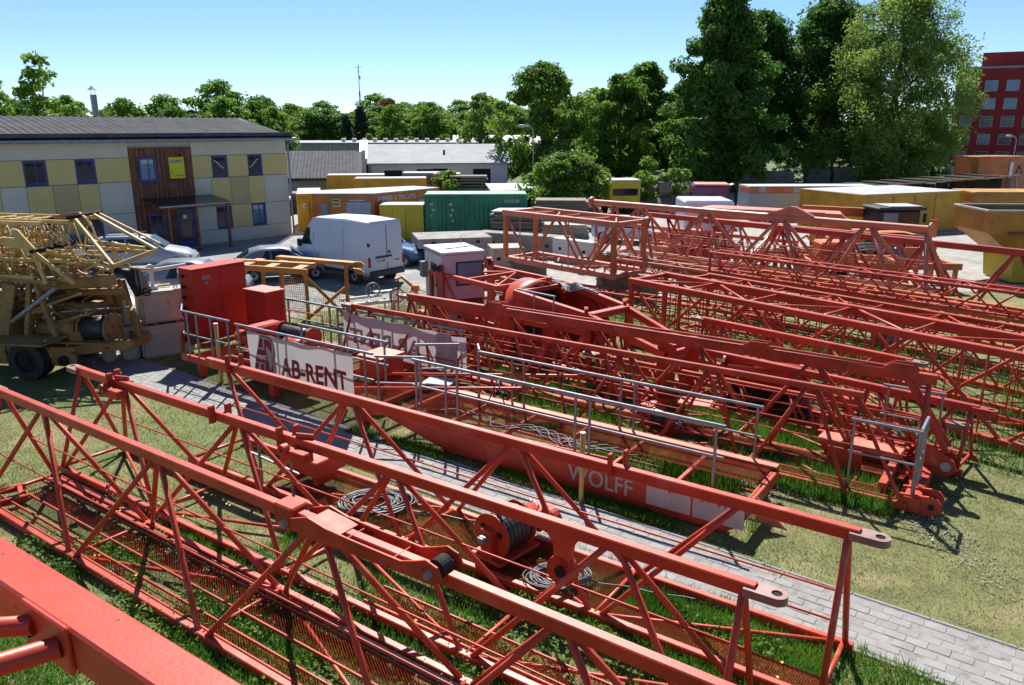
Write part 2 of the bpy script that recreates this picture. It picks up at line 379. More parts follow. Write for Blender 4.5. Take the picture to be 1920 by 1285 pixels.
def drum_winch(p, c, deg, r, L, m, motor=True):
    M = Matrix.Translation(c) @ Matrix.Rotation(R(deg), 4, 'Z')
    w_ = link('winch', boxmesh((.62, L*1.5, .06), m), p, M @ Matrix.Translation((0, 0, -r*.95)))
    hollow(w_, 'rope_drum', (0, 0, r*.95), r*.86, 0.02, L, DRUM, n=28)
    for i in range(7): hollow(w_, 'rope_turn', (0, -L*.42+i*L*.14, r*.95), r*.885, r*.8, L*.11, DRUM, n=28)
    for s in (-1, 1): hollow(w_, 'drum_flange', (0, s*L*.5, r*.95), r*1.0, .03, .03, m, n=28); [hollow(w_, 'flange_hole', (r*.55*math.cos(2.1*k_+.4), s*(L*.5+.017), r*.95+r*.55*math.sin(2.1*k_+.4)), r*.16, 0, .006, DARK, n=10) for k_ in range(3)]
    box(w_, 'bearing_block', (0, -L*.62, r*.7), (.22, .12, r*1.3), m)
    box(w_, 'shaft_key', (0, -L*.75, r*1.0), (.12, .22, .1), STEEL)
    if motor:
        tube(w_, 'motor', (0, L*.55, r*.95), (0, L*1.05, r*.95), r*.55, m, 14)
        box(w_, 'gearbox', (.05, L*1.2, r*.8), (.3, .3, .36), m)
        hollow(w_, 'brake_disc', (.3, L*1.15, r*.9), .2, .03, .14, m)
        for k in range(4): tube(w_, 'bolt', (.02+.08*k-.1, L*1.12, r*.8+.18), (.02+.08*k-.1, L*1.12, r*.8+.26), .013, STEEL, 6)
    return w_
def coil(name, label, c, rx, ry, turns, m, thick=.011, seed=1):
    rnd = random.Random(seed); pts = []
    ph = 0
    for i in range(turns*26):
        a = 2*math.pi*i/26; k = i/(turns*26)
        if i % 26 == 0: cx, cy, q0 = rnd.uniform(-.16, .16)*rx, rnd.uniform(-.16, .16)*ry, rnd.uniform(.5, 1.12); nx_ = (rnd.uniform(-.16, .16)*rx, rnd.uniform(-.16, .16)*ry, rnd.uniform(.5, 1.12)); old = cur if i else (cx, cy, q0); cur = nx_
        f_ = (i % 26)/26; cx, cy, rr = [old[j]+(cur[j]-old[j])*f_ for j in range(3)]; rr *= 1+.06*math.sin(3*a+i//26)
        pts.append((c[0]+cx+rx*rr*math.cos(a), c[1]+cy+ry*rr*math.sin(a), c[2]+.012+.055*abs(math.sin(k*31+a*.2))))
    for j in range(14): pts.append((pts[-1][0]+.12, pts[-1][1]-.04-.02*math.sin(j), c[2]+.015))
    o = polyline(None, name, pts, thick, m, 5); return tag(o, label, 'cable')

JG = 'red jib sections laid out in rows on the lawn'
# T1: section nearest the raised beam, made of two pinned lengths
t1 = tri_jib('jib_section', 'red triangular jib section with a fork arm pinned on its top chord', 'crane section', yard(-14.75, 5.6), A0-.7, 19.2, 1.25, 1.84, 3.32, 1.6, RED,
             walk=[(-.05, .36, .2, 19, .06), (-.56, -.36, .2, 19, .06)], lugs=(1, 0), ends=(True, False))
for x in (4.4, 8.4, 12): beam(t1, 'rail_channel', (x-4.3, .46, .155), (x-.4, .46, .155), .09, .05, WOODN if x == 12 else RED2)
# pinned joint and fork arm on T1
J = Matrix.Translation((7.75, 0, 0))
box(t1, 'joint_block', (7.75, 0, 1.93), (.34, .26, .30), RED2, bev=.02)
tube(t1, 'pin', (7.8, -.2, 1.88), (7.8, .2, 1.88), .045, STEEL, 12)
prof = [(7.95, 1.98), (8.25, 2.09), (8.55, 2.04), (9.0, 2.03), (9.7, 2.03), (9.9, 2.1), (10.05, 2.16), (10.2, 2.12), (10.26, 2.0), (10.2, 1.93), (10.05, 1.90), (9.0, 1.86), (8.3, 1.82), (7.95, 1.84)]
for y in (-.17, .17): plate(t1, 'fork_cheek', prof, .03, RED2, Matrix.Translation((0, y, 0.02)))
box(t1, 'fork_web', (8.5, 0, 2.045), (.5, .31, .02), RED2, ry=6)
box(t1, 'fork_web', (8.85, 0, 1.96), (.02, .31, .12), RED2)
box(t1, 'fork_web', (9.55, 0, 1.96), (.02, .31, .12), RED2)
hollow(t1, 'sheave', (10.1, 0, 2.04), .11, .03, .16, DARK)
tube(t1, 'pin', (10.1, -.24, 2.04), (10.1, .24, 2.04), .04, STEEL, 12)
# T2
t2 = tri_jib('jib_section', 'red triangular jib section with hanging pulley bracket beside the paved path', 'crane section', yard(-15.0, 7.1), A0, 13.1, 1.22, 1.80, 3.32, 1.55, RED,
             walk=[(-.5, -.1, 8, 13, .05)], lugs=(1, 1))
for x, sg in ((4.4, 1), (6.05, 1), (1.25, -1)):
    for s in (-1, 1): box(t2, 'rope_guide', (x+.06*s, s*.11*sg, 1.95), (.05, .12, .30), RED2)
for x in (1.55, 6.45):
    box(t2, 'sheave_bracket', (x, -.16, 1.78), (.42, .20, .16), RED2); hollow(t2, 'bracket_eye', (x-.2, -.26, 1.86), .085, .03, .10, RED2)
    box(t2, 'clamp_plate', (x-.05, .02, 2.0), (.30, .05, .10), RED2, rz=20)
plate(t2, 'pulley_hanger', [(10.62, 1.85), (11.1, 1.85), (10.98, 1.70), (10.95, 1.42), (10.76, 1.42), (10.74, 1.70)], .12, RED)
hollow(t2, 'pulley', (10.85, 0, 1.36), .19, .04, .12, RED2); hollow(t2, 'pulley_pin', (10.85, -.07, 1.36), .07, 0.01, .04, DARK)
# T3: with the trolley winch on its floor
t3 = tri_jib('jib_section', 'red triangular jib section with a black rope drum on its mesh floor', 'crane section', yard(-13.3, 8.76), A0, 12.05, 1.24, 1.86, 3.4, .55, RED,
             walk=[(-.6, .58, 2.2, 9.0, .045), (-.6, -.25, 9.0, 12, .045)], lugs=(0, 1), ends=(False, True))
for s in (-1, 1):
    for x in (.85, 9.0): box(t3, 'rope_guide', (x+.06*s, s*.11, 2.06), (.05, .10, .34), RED2)
drum_winch(t3, (7.2, -.06, .56), -8, .35, .60, RED2)
box(t3, 'switch_box', (2.75, .12, .52), (1.0, .72, .30), RED, bev=.02); box(t3, 'box_stand', (2.5, .12, .27), (.12, .5, .25), RED2); box(t3, 'box_stand', (3.05, .12, .27), (.12, .5, .25), RED2)
for x in (2.2, 3.05): beam(t3, 'rail_post', (x, -.62, .1), (x, -.62, 1.15), .05, .05, GALV)
beam(t3, 'hand_rail', (1.9, -.62, .72), (3.25, -.62, .62), .035, .035, GALV)
coil('cable_coil', 'grey electric cable coiled on red mesh floor beside the red switch box', yard(-8.85, 8.7, .16), .56, .42, 15, CABLE, .017, 3)
coil('cable_coil', 'wire rope coiled on red mesh floor next to the rope drum', yard(-5.1, 8.55, .16), .44, .36, 18, CABLE, .010, 8)
# T0: raised mast sections beneath the photographer
t0 = box_section('mast_section', 'large red mast section with a broad faded top beam, upper of a stack', 'crane section', yard(-9, .32), A0, 9.5, 2.2, 1.95, 2.35, RED, chord=.21, r=.042, z0=2.27, faces='tsn')
for x in (5.6,):
    box(t0, 'splice_plate', (x, .985, 4.22), (.40, .025, .24), RED); tube(t0, 'bolt', (x-.12, .97, 4.2), (x-.12, .95, 4.2), .02, DARK, 8)
tube(t0, 'top_brace', (5.72, .98, 4.22), (4.6, -.95, 4.05), .05, RED, 14); tube(t0, 'side_brace', (5.5, .98, 4.24), (3.6, -.2, 4.0), .045, RED, 14)
box_section('mast_section', 'large red mast section on the ground, lower of a stack', 'crane section', yard(-9, .32), A0, 9.5, 2.2, 1.95, 2.35, RED2, chord=.21, r=.042, z0=.11, faces='sn')

# ---- C1: counter-jib with machinery platform, railings and banners (local x along s from -19.6)
c1 = thing('counter_jib', 'red counter jib with grey railings, winch platform and large white lettering on its girder', 'crane section', yard(-19.6, 11.42), A0)
X0 = 8.4; X1 = 16.25; WD = 1.85
plate(c1, 'side_girder', [(X0, .60), (X0, .44), (X0+1.6, .06), (X1-.25, .06), (X1, .22), (X1, .60)], .05, RED, Matrix.Translation((0, .03, 0)))
beam(c1, 'side_girder', (X0, WD-.05, .50), (X1, WD-.05, .50), .08, .16, RED)
for i in range(6): box(c1, 'support_leg', (X0+.6+i*1.4, WD-.05, .21), (.1, .1, .42), RED2)
beam(c1, 'top_flange', (X0, .06, .615), (X1, .06, .615), .17, .03, PINK); beam(c1, 'top_flange', (X0, WD-.06, .595), (X1, WD-.06, .595), .17, .03, PINK)
beam(c1, 'bottom_flange', (X0+1.6, .05, .055), (X1-.25, .05, .055), .16, .03, RED2); beam(c1, 'bottom_flange', (X0+1.6, WD-.05, .03), (X1-.25, WD-.05, .03), .16, .03, RED2)
for i in range(7): beam(c1, 'cross_beam', (X0+.3+i*1.25, .06, .48), (X0+.3+i*1.25, WD-.06, .48), .08, .10, RED2)
grating(c1, X0+.1, X1-3.2, .14, WD-.14, .56, RED2, .07, 1.6, .006); grating(c1, X1-3.2, X1-.1, .95, WD-.14, .56, RED2, .07, 1.6, .006)
beam(c1, 'head_beam', (X1-.02, .05, .42), (X1-.02, WD-.05, .42), .10, .22, RED); plate(c1, 'end_gusset', [(0, 0), (.5, 0), (0, .42)], .04, PINK, Matrix.Translation((X1+.03, .55, .1)))
tube(c1, 'tie_rod', (X0+.1, .2, .50), (X1-2.6, .4, .58), .035, RED2)
# platform
PX0, PX1, PW = 1.2, 8.15, 3.0
beam(c1, 'platform_beam', (PX0, 0, .56), (PX1, 0, .52), .10, .18, RED); beam(c1, 'platform_beam', (PX0, PW, .54), (PX1, PW, .52), .10, .18, RED)
for i in range(7): beam(c1, 'platform_joist', (PX0+.1+i*1.12, .05, .50), (PX0+.1+i*1.12, PW-.05, .5), .08, .12, RED2)
beam(c1, 'platform_beam', (-.35, 1.0, .55), (PX0, 0, .56), .1, .2, RED); beam(c1, 'platform_beam', (-.35, 1.0, .55), (-.35, PW, .55), .1, .2, RED); beam(c1, 'platform_beam', (-.35, PW, .53), (PX0, PW, .54), .1, .18, RED)
for x in (0, .55): beam(c1, 'platform_joist', (x, 1.0, .5), (x, PW-.05, .5), .08, .12, RED2)
beam(c1, 'platform_joist', (PX1, -.12, .52), (PX1+.5, .1, .56), .10, .16, RED)
grating(c1, PX0+.1, PX1, .06, PW-.06, .60, RED2)
for x in (1.6, 4.5, 7.6):
    for y in (.25, PW-.3): box(c1, 'support_leg', (x, y, .24), (.18, .18, .46), RED2)
# text and panels on the girder
gx = 13.0
text(c1, 'lettering', 'WOLFF', Matrix.Translation((gx, -.002, .18)) @ UPR, .46, INKW, .004, sx=.86)
box(c1, 'painted_panel', (gx+1.96, -.005, .33), (.80, .02, .36), PANELW, bev=0); box(c1, 'painted_panel', (gx+2.83, -.005, .33), (.86, .02, .36), PANELW, bev=0)
rp = random.Random(4)
for i in range(11):
    x = gx+1.62+i*.145+rp.uniform(-.03, .03)
    if abs(x-(gx+2.38)) < .06: continue
    plate(c1, 'paint_run', [(x, .515), (x+rp.uniform(.04, .11), .515), (x+.05, .515-rp.uniform(.03, .09))], .006, RED, Matrix.Translation((0, -.018, 0)), 0)
text(c1, 'lettering', 'MK', Matrix.Translation((gx+1.66, -.0165, .2)) @ UPR, .36, INKW, .0); text(c1, 'lettering', '500', Matrix.Translation((gx+2.5, -.0165, .2)) @ UPR, .36, INKW, .0)
# railings
def railing(p, pts, z0, z1, posts, mid=.5, r=.026, m=GALV, name='railing'):
    """pts: local polyline of the top rail, posts: (x,y)"""
    for a, b in zip(pts[:-1], pts[1:]):
        beam(p, 'hand_rail', (*a, z1), (*b, z1), r*2, r*2, m); beam(p, 'mid_rail', (*a, z0+(z1-z0)*mid), (*b, z0+(z1-z0)*mid), r*1.3, r*1.3, m)
    for x, y in posts: beam(p, 'rail_post', (x, y, z0), (x, y, z1), r*1.9, r*1.7, m, up=(1, 0, 0))
railing(c1, [(.1, .85), (PX0+.1, .02), (3.3, .02)], .6, 1.80, [(PX0+.3, .02), (1.9, .02), (2.5, .02), (3.2, .02)])
railing(c1, [(3.5, .02), (PX1, .02)], .6, 1.76, [(3.6, .02), (5.1, .02), (5.4, .02), (7.0, .02), (7.9, .02)])
railing(c1, [(PX1+.05, .02), (PX1+1.0, .55)], .55, 1.72, [(PX1+.1, .05), (PX1+.9, .5)])
railing(c1, [(PX0+.6, PW), (PX1+.2, PW)], .6, 1.66, [(PX0+.7, PW), (3.6, PW), (3.9, PW), (5.6, PW), (5.95, PW), (7.6, PW), (8.2, PW)])
railing(c1, [(4.6, 1.05), (7.6, 1.05)], .6, 1.70, [(4.7, 1.05), (6.1, 1.05), (6.3, 1.05), (7.5, 1.05)])
railing(c1, [(9.0, .30), (15.75, .30)], .62, 1.72, [(9.1, .3), (9.9, .3), (10.2, .3), (12.95, .3), (13.25, .3), (15.6, .3)])
railing(c1, [(9.6, WD-.02), (15.9, WD-.02)], .5, 1.62, [(9.6, WD-.02), (10.5, WD-.02), (10.8, WD-.02), (13.1, WD-.02), (13.4, WD-.02), (15.8, WD-.02)])
railing(c1, [(9.3, 2.2), (9.6, WD)], .55, 1.65, [(9.3, 2.2)])
railing(c1, [(8.2, 1.3), (9.0, 1.9)], .55, 1.68, [(8.25, 1.3), (8.95, 1.85)])
# drum winch, motor and cabinets on the platform
cw = box(c1, 'winch', (3.6, 1.35, .68), (2.0, 1.9, .10), RED2)
def hy(n, x, y, z, r, L, m): return tube(cw, n, (x-L/2, y, z), (x+L/2, y, z), r, m, 20)
hy('rope_drum', .2, .35, .50, .19, 1.15, DRUM)
for x in (-.4, .78): hollow(cw, 'drum_flange', (x, .35, .5), .27, .02, .04, RED, 'x', 24)
for i in range(8): hollow(cw, 'rope_turn', (-.3+i*.14, .35, .5), .196, .15, .06, DRUM, 'x', 20)
hy('motor', .95, -.35, .45, .2, .75, RED); hy('motor_cap', 1.36, -.35, .45, .215, .08, RED2); hy('gear_case', -.15, -.45, .40, .15, 1.6, RED)
box(cw, 'gearbox', (-.75, .0, .42), (.42, .95, .62), RED, bev=.05); hy('brake_drum', -1.05, -.42, .42, .17, .35, RED2); box(cw, 'motor_plate', (1.15, -.36, .22), (1.0, .5, .16), RED2)
tube(cw, 'guard_rail', (-.7, .72, .98), (.75, .72, 1.0), .018, RED, 6); tube(cw, 'guard_rail_post', (-.7, .72, .1), (-.7, .72, .98), .018, RED, 6); tube(cw, 'guard_rail_post', (.75, .72, .1), (.75, .72, 1.0), .018, RED, 6)
cab = box(c1, 'switch_cabinet', (.0, 1.95, 1.60), (.62, 1.75, 2.02), RCAB, bev=.02)
for y in (-.44, .44): box(cab, 'door_panel', (.315, y, 0), (.016, .84, 1.92), RCAB, bev=.004)
box(cab, 'name_plate', (.33, -.45, .75), (.008, .26, .12), GALV, bev=.02); hollow(cab, 'door_lock', (.33, -.45, .60), .045, .01, .012, GALV, 'x')
box(cab, 'cabinet_top', (0, 0, 1.02), (.70, 1.83, .03), RCAB, bev=.006)
for i in range(4): box(cab, 'cable_gland', (-.1+.0*i, -.91, .8-.3*i), (.1, .08, .08), DARK)
cab2 = box(c1, 'switch_cabinet', (1.35, 2.62, 1.28), (.95, .62, 1.32), RCAB, bev=.02); box(cab2, 'cabinet_top', (0, 0, .67), (1.02, .69, .03), PINK, bev=.006)
box(c1, 'ballast_bracket', (-.42, 2.0, .62), (.12, 1.9, .34), RED2)
for i in range(4): polyline(c1, 'cable', [(-.1, 1.02-.03*i, 2.2-.25*i), (-.08, .92-.03*i, 1.6), (.1+.05*i, .88, .95), (.35+.1*i, .8, .62)], .012, CABLE)
box(c1, 'motor_housing', (6.7, 1.75, .86), (.75, .8, .5), RED2, bev=.03); box(c1, 'housing_lid', (6.7, 1.75, 1.12), (.8, .85, .03), PINK)
box(c1, 'loose_plate', (8.3, 2.0, .64), (.7, .6, .02), TARP, rz=15)
# loose fork bars lying on the deck
fk = thing('tie_bar', 'pair of thin red tie bars with eye ends lying across the grey railings', 'tie bar', yard(-11.2, 12.2, 0), A0+16)
for i, (y, L, z) in enumerate(((0, 4.3, 1.16), (1.3, 4.9, 1.10))):
    tube(fk, 'bar', (-1.2, y-.3, z-.35), (L-1.2, y, z), .035, RED); pz = Matrix.Translation((L-1.0, y, z))
    plate(fk, 'eye_plate', [(-.35, -.05), (-.1, -.12), (.18, -.12), (.24, 0), (.18, .12), (-.1, .12), (-.35, .05)], .05, RED2, pz @ Matrix.Rotation(R(60), 4, 'X'))
    hollow(fk, 'eye_pin', (L-.95, y, z), .05, .0, .12, DARK)
# cables strewn over the deck
for i in range(7):
    polyline(c1, 'cable', [(9.4+i*.6+k*.075, .55+.35*abs(math.sin(k*.16+i))+.12*math.sin(k*.5+2*i), .585+.9*math.exp(-((k-12)/4.)**2)*(i == 1)) for k in range(44-5*i)], .011+.003*(i % 2), CABLE)
# banners
def banner(name, label, loc, deg, Wd, Ht, mirror, ink, seed):
    t = thing(name, label, 'banner', loc, deg); nx, nz = 36, 10; V = []; F = []
    def wav(x, z): return .02*math.sin(x*2.3+seed)+.012*math.sin(x*6+z*4+seed)-.03*(1-z/Ht)*math.sin(x*1.1)
    for j in range(nz+1):
        for i in range(nx+1):
            x, z = Wd*i/nx, Ht*j/nz; sag = .03*abs(math.sin(x*math.pi/ (Wd/4)))*(j/nz)
            V.append((x, wav(x, z), z-sag-(.0 if not mirror else .06*x/Wd)))
    for j in range(nz):
        for i in range(nx): a = j*(nx+1)+i; F.append([a, a+1, a+nx+2, a+nx+1])
    link('sheet', pyd('sheet', V, F, BANN, True), t)
    y = -.006
    def T(s, x, z, size, m, bold, sx=1, dy=0.):
        xx = (Wd-x) if mirror else x
        return text(t, 'lettering', s, Matrix.Translation((xx, y-dy, z)) @ UPR @ Matrix.Diagonal((-1 if mirror else 1, 1, 1, 1)), size, m, bold, .002, sx=sx)
    T('AB-RENT', Wd*.35, Ht*.18, Ht*.56, ink, .018, (Wd*.62)/(Ht*.56*4.25))
    # emblem: rounded A and B of heavy strokes
    e0 = Wd*.055; es = Ht*.80; ez = Ht*.10; sg = -1 if mirror else 1
    def blob(pts, m, dy, n_='emblem_stroke'):
        xs = [((Wd-(e0+a*es)) if mirror else e0+a*es, ez+b*es) for a, b in pts]
        plate(t, n_, xs, .004, m, Matrix.Translation((0, y-dy, 0)), 0)
    def rnd_(x0, z0, x1, z1, r):
        o = [(x0, z0)]
        for cx, cz, a0 in ((x1-r, z0+r, -90), (x1-r, z1-r, 0)): o += [(cx+r*math.cos(R(a0+18*k)), cz+r*math.sin(R(a0+18*k))) for k in range(6)]
        return o+[(x0, z1)]
    blob([(-.06, -.06), (.72, -.08)]+[(.92, .0), (.96, .2), (.9, .46), (.97, .6), (.95, .88), (.85, 1.02), (.70, 1.06), (.28, 1.06)], ink, 0, 'emblem_outline')
    blob([(-.035, -.035), (.70, -.055)]+[(.89, .02), (.93, .2), (.87, .46), (.94, .6), (.92, .87), (.83, .99), (.69, 1.03), (.30, 1.03)], BANN, .006, 'emblem_field')
    blob([(0, 0), (.12, 0), (.19, .24), (.06, .24)], ink, .016); blob([(.30, 0), (.42, 0), (.42, .24), (.30, .24)], ink, .016)
    blob([(.08, .30), (.62, .30), (.62, .66), (.20, .66)], ink, .016); blob([(.23, .72), (.42, .72), (.42, .98), (.33, .98)], ink, .016)
    blob(rnd_(.50, 0, .84, .46, .17), ink, .016); blob(rnd_(.50, .52, .84, .98, .17), ink, .016)
    def drape():
        for o in t.children:
            if o.name.startswith('sheet'): continue
            M = o.matrix_basis.copy(); Mi = M.inverted()
            for v in o.data.vertices:
                p_ = M @ v.co; p_.y += wav(p_.x, p_.z); v.co = Mi @ p_
    T('rent', e0+.17*es, ez+.40*es, es*.23, WHITE if not mirror else BANN, .004, 1, .024)
    drape(); return t
banner('banner', 'pale banner with red AB-RENT lettering tied to grey railing', yard(-15.55, 11.36, .62), A0, 3.55, 1.08, False, INKR, 1.)
banner('banner', 'pale banner seen from behind with faint reversed lettering on far railing', yard(-15.35, 14.30, .66), A0-2, 4.3, .98, True, INKP, 2.5)

# ---- J4: two jib sections with tall grass inside, right of the counter jib
j4a = tri_jib('jib_section', 'narrow red jib section with mesh walkways and tall grass growing inside', 'crane section', yard(-15.2, 14.45), A0, 13.9, 1.3, 1.62, 1.9, .6, RED2,
              chord=(.09, .12), bot=(.10, .13), r=.034, walk=[(-.6, -.3, 1, 13.7, .08), (.3, .6, 1, 13.7, .08)], lugs=(1, 0), topL=(0, 12.9), z0=.16)
j4b = tri_jib('jib_section', 'red jib section with pulley housings on its top chord', 'crane section', yard(-14.3, 15.75), A0, 13.0, 1.25, 1.72, 2.5, .8, RED2,
              chord=(.14, .20), bot=(.11, .14), r=.04, lugs=(1, 0), z0=.18)
for x in (3.0, 9.7, 12.4):
    for s in (-1, 1): plate(j4b, 'pulley_cheek', [(-.3, -.06), (-.2, -.14), (.2, -.14), (.32, 0), (.2, .16), (-.15, .16), (-.32, .05)], .025, RED2, Matrix.Translation((x, s*.09, 1.98)))
    hollow(j4b, 'pulley', (x, 0, 1.98), .12, .03, .10, DARK)
beam(j4b, 'pendant_bar', (3.1, 0, 2.05), (9.6, 0, 2.06), .05, .05, RED); beam(j4b, 'pendant_bar', (9.8, 0, 2.05), (12.3, 0, 2.03), .05, .05, RED2)
for s in (-1, 1): beam(j4b, 'end_stay', (12.5, s*.08, 1.9), (13.35, s*.2, .6), .07, .10, RED2)
# pivot end piece joining them, with end railings
pe = thing('jib_pivot_frame', 'red pivot end frame with lug plates and small grey guard rails', 'crane section', yard(-1.25, 13.8), A0)
beam(pe, 'cross_beam', (0, 0, .22), (0, 2.5, .22), .26, .24, RED); beam(pe, 'cross_beam', (-.5, .2, .30), (-.5, 2.3, .30), .14, .2, RED2)
for y in (.06, .42, 2.1, 2.46):
    plate(pe, 'lug_plate', [(-.2, .05), (.22, .05), (.38, .09), (.46, .2), (.45, .3), (.38, .38), (.26, .4), (.05, .38), (-.2, .36)], .05, RED, Matrix.Translation((0, y, 0)))
for y in (.24, 2.28): tube(pe, 'pivot_pin', (.3, y-.24, .23), (.3, y+.24, .23), .05, DARK, 12)
plate(pe, 'pin_flange', [(-.1, .25), (.25, .16), (.42, .22), (.5, .36), (.44, .5), (.3, .58), (.05, .75), (-.12, .78)], .05, RED, Matrix.Translation((0, 1.65, 0))); hollow(pe, 'pin_hole', (.32, 1.62, .38), .09, .0, .02, TARP)
railing(pe, [(-1.1, .08), (.02, .08)], .3, 1.5, [(-1.05, .08), (-.02, .08)]); railing(pe, [(0, .12), (0, .85)], .3, 1.52, [(0, .14), (0, .5), (0, .84)])
railing(pe, [(-1.0, 2.45), (.1, 2.45)], .3, 1.5, [(-.9, 2.45), (.05, 2.45)])
sb = tag(box(None, 'steel_plate', yard(-2.55, 14.75, .33), (.62, .04, .55), RED, rz=A0, rx=8), 'square red steel plate standing upright in the tall grass', 'plate')
rb = thing('rail_head', 'short flat topped red beam on blocks beside the pivot frame', 'crane section', yard(-2.4, 15.4), A0-4)
box(rb, 'top_plate', (0, 0, .48), (1.5, .42, .10), PINK); box(rb, 'web', (0, 0, .32), (1.4, .1, .22), RED2); box(rb, 'base', (0, 0, .14), (1.3, .3, .12), RED2)
for x in (-.5, .5): box(rb, 'block', (x, 0, .04), (.2, .4, .08), WOOD)
# winch lying in the grass
wl = thing('rope_winch', 'small red winch with dark drum lying in the grass', 'winch', yard(-6.3, 15.0, .0), A0)
dw = drum_winch(wl, (0, 0, .28), 70, .22, .5, RED2)
tag(box(None, 'steel_cover', yard(-5.8, 15.5, .62), (.7, .45, .05), PINK, rz=A0+10), 'faded pink steel cover resting on the red winch', 'cover')
# ------------------------------------------------------------------ J5: slewing head lying on its side
j5 = thing('slewing_frame', 'dark red slewing head frame with a rounded cowl and tapering arms', 'crane section', (-1.75, 24.7, 0), -50)
hw = 1.0
for s in (-1, 1):
    beam(j5, 'post', (0, s*hw, .05), (0, s*hw, 2.05), .12, .12, DRED); beam(j5, 'top_chord', (-.05, s*hw, 2.05), (3.3, s*hw, 2.05), .12, .14, RED); beam(j5, 'bottom_chord', (-.05, s*hw, .12), (3.3, s*hw, .12), .12, .14, DRED)
    plate(j5, 'head_plate', [(-.14, .1), (.14, .1), (.16, 2.0), (.12, 2.3), (0, 2.38), (-.12, 2.3), (-.16, 2.0)], .07, DRED, Matrix.Translation((.62, s*(hw-.02)-.11, 0)))
    beam(j5, 'side_brace', (.75, s*hw, 1.95), (2.2, s*hw, .2), .08, .08, RED); beam(j5, 'side_brace', (.1, s*hw, .2), (.55, s*hw, 1.9), .08, .08, DRED); beam(j5, 'side_brace', (2.3, s*hw, .2), (3.2, s*hw, 1.9), .07, .07, DRED)
    beam(j5, 'mid_chord', (.1, s*hw, 1.0), (3.2, s*hw, .95), .07, .09, DRED)
    hollow(j5, 'head_eye', (.62, s*(hw-.02)-.11, 2.25), .1, .04, .12, DARK)
    # arms
    beam(j5, 'arm', (4.0, s*.98, 2.02), (6.6, s*.72, 1.78), .15, .2, RED); beam(j5, 'arm', (6.6, s*.72, 1.78), (8.9, s*.5, 1.25), .14, .18, RED)
    beam(j5, 'lower_arm', (4.0, s*.98, .25), (8.9, s*.5, .25), .13, .18, DRED); beam(j5, 'arm_strut', (6.6, s*.72, .3), (6.6, s*.72, 1.7), .1, .1, DRED)
    beam(j5, 'arm_strut', (5.0, s*.88, 1.85), (6.5, s*.74, .4), .09, .09, DRED)
    plate(j5, 'arm_web', [(4.0, .3), (5.4, .3), (5.9, .9), (5.6, 1.8), (4.0, 1.95)], .03, DRED, Matrix.Translation((0, s*.93, 0)))
    hollow(j5, 'web_opening', (4.75, s*.965, 1.12), .36, .0, .02, DARK, n=8)
    plate(j5, 'end_post', [(8.65, .05), (9.15, .05), (9.15, 1.55), (8.65, 1.6)], .10, DRED, Matrix.Translation((0, s*.45, 0)))
    tube(j5, 'lifting_eye', (6.5, s*.72, 1.9), (6.5, s*.72, 2.02), .05, RED)
for x in (0, 1.75, 3.2): beam(j5, 'cross_beam', (x, -hw, 2.05), (x, hw, 2.05), .09, .1, RED)
for a, b in (((0, -hw), (1.75, hw)), ((1.75, hw), (3.2, -hw))): tube(j5, 'top_brace', (*a, 2.06), (*b, 2.06), .035, RED)
beam(j5, 'cross_beam', (6.6, -.7, 1.80), (6.6, .7, 1.80), .22, .16, RED); beam(j5, 'cross_beam', (4.1, -.95, 2.04), (4.1, .95, 2.04), .12, .12, RED); beam(j5, 'cross_beam', (8.9, -.5, 1.25), (8.9, .5, 1.25), .12, .12, DRED)
# cowl: arched plate about the x axis
V = []; F = []; nA = 14
for i in range(nA+1):
    a = math.pi*i/nA
    for x, rr in ((3.25, 1.12), (4.05, 1.12), (4.05, 1.06), (3.25, 1.06)): V.append((x, -rr*math.cos(a), 1.05+rr*math.sin(a)*1.05))
for i in range(nA):
    for k in range(4): F.append([4*i+k, 4*i+(k+1) % 4, 4*i+4+(k+1) % 4, 4*i+4+k])
link('cowl', pyd('cowl', V, F, RED, True), j5)
for s in (-1, 1): box(j5, 'cowl_side', (3.65, s*1.09, .55), (.8, .06, 1.0), DRED)
hollow(j5, 'slew_ring', (3.75, 0, 1.05), .98, .62, .35, DARK, 'x', 24); box(j5, 'bulkhead', (3.35, 0, 1.0), (.06, 2.0, 1.7), DRED)
for i in range(5): polyline(j5, 'hose', [(4.1+.2*k, .2+.12*i+.1*math.sin(k), 2.14+.07*math.sin(k*1.1+i)) for k in range(9)], .025, CABLE)
railing(j5, [(4.3, -1.15), (5.7, -1.05)], .9, 2.2, [(4.95, -1.1), (5.65, -1.05)], .62, .024)
for x, y in ((.9, 0), (2.2, .3)): box(j5, 'drive_unit', (x, y, .55), (.6, .7, .8), RED2, rz=20, bev=.05)
hollow(j5, 'warning_light', (.35, 1.0, 2.22), .14, 0, .2, DRED)
# ---- J6 long four-chord jib section
j6 = box_section('jib_section', 'long red four chord jib section with thin hanger bars', 'crane section', (4.12, 23.46, 0), -50.4, 14.5, 1.56, 1.88, 2.07, RED, chord=.16, r=.045, z0=.12, rungs=True, faces='tbsn')
for x in (5.15, 5.35): tube(j6, 'splice_bolt', (x, -.86, 1.98), (x, -.82, 1.98), .035, DARK, 8)
box(j6, 'splice_plate', (5.25, -.845, 1.98), (.5, .02, .10), RED2)

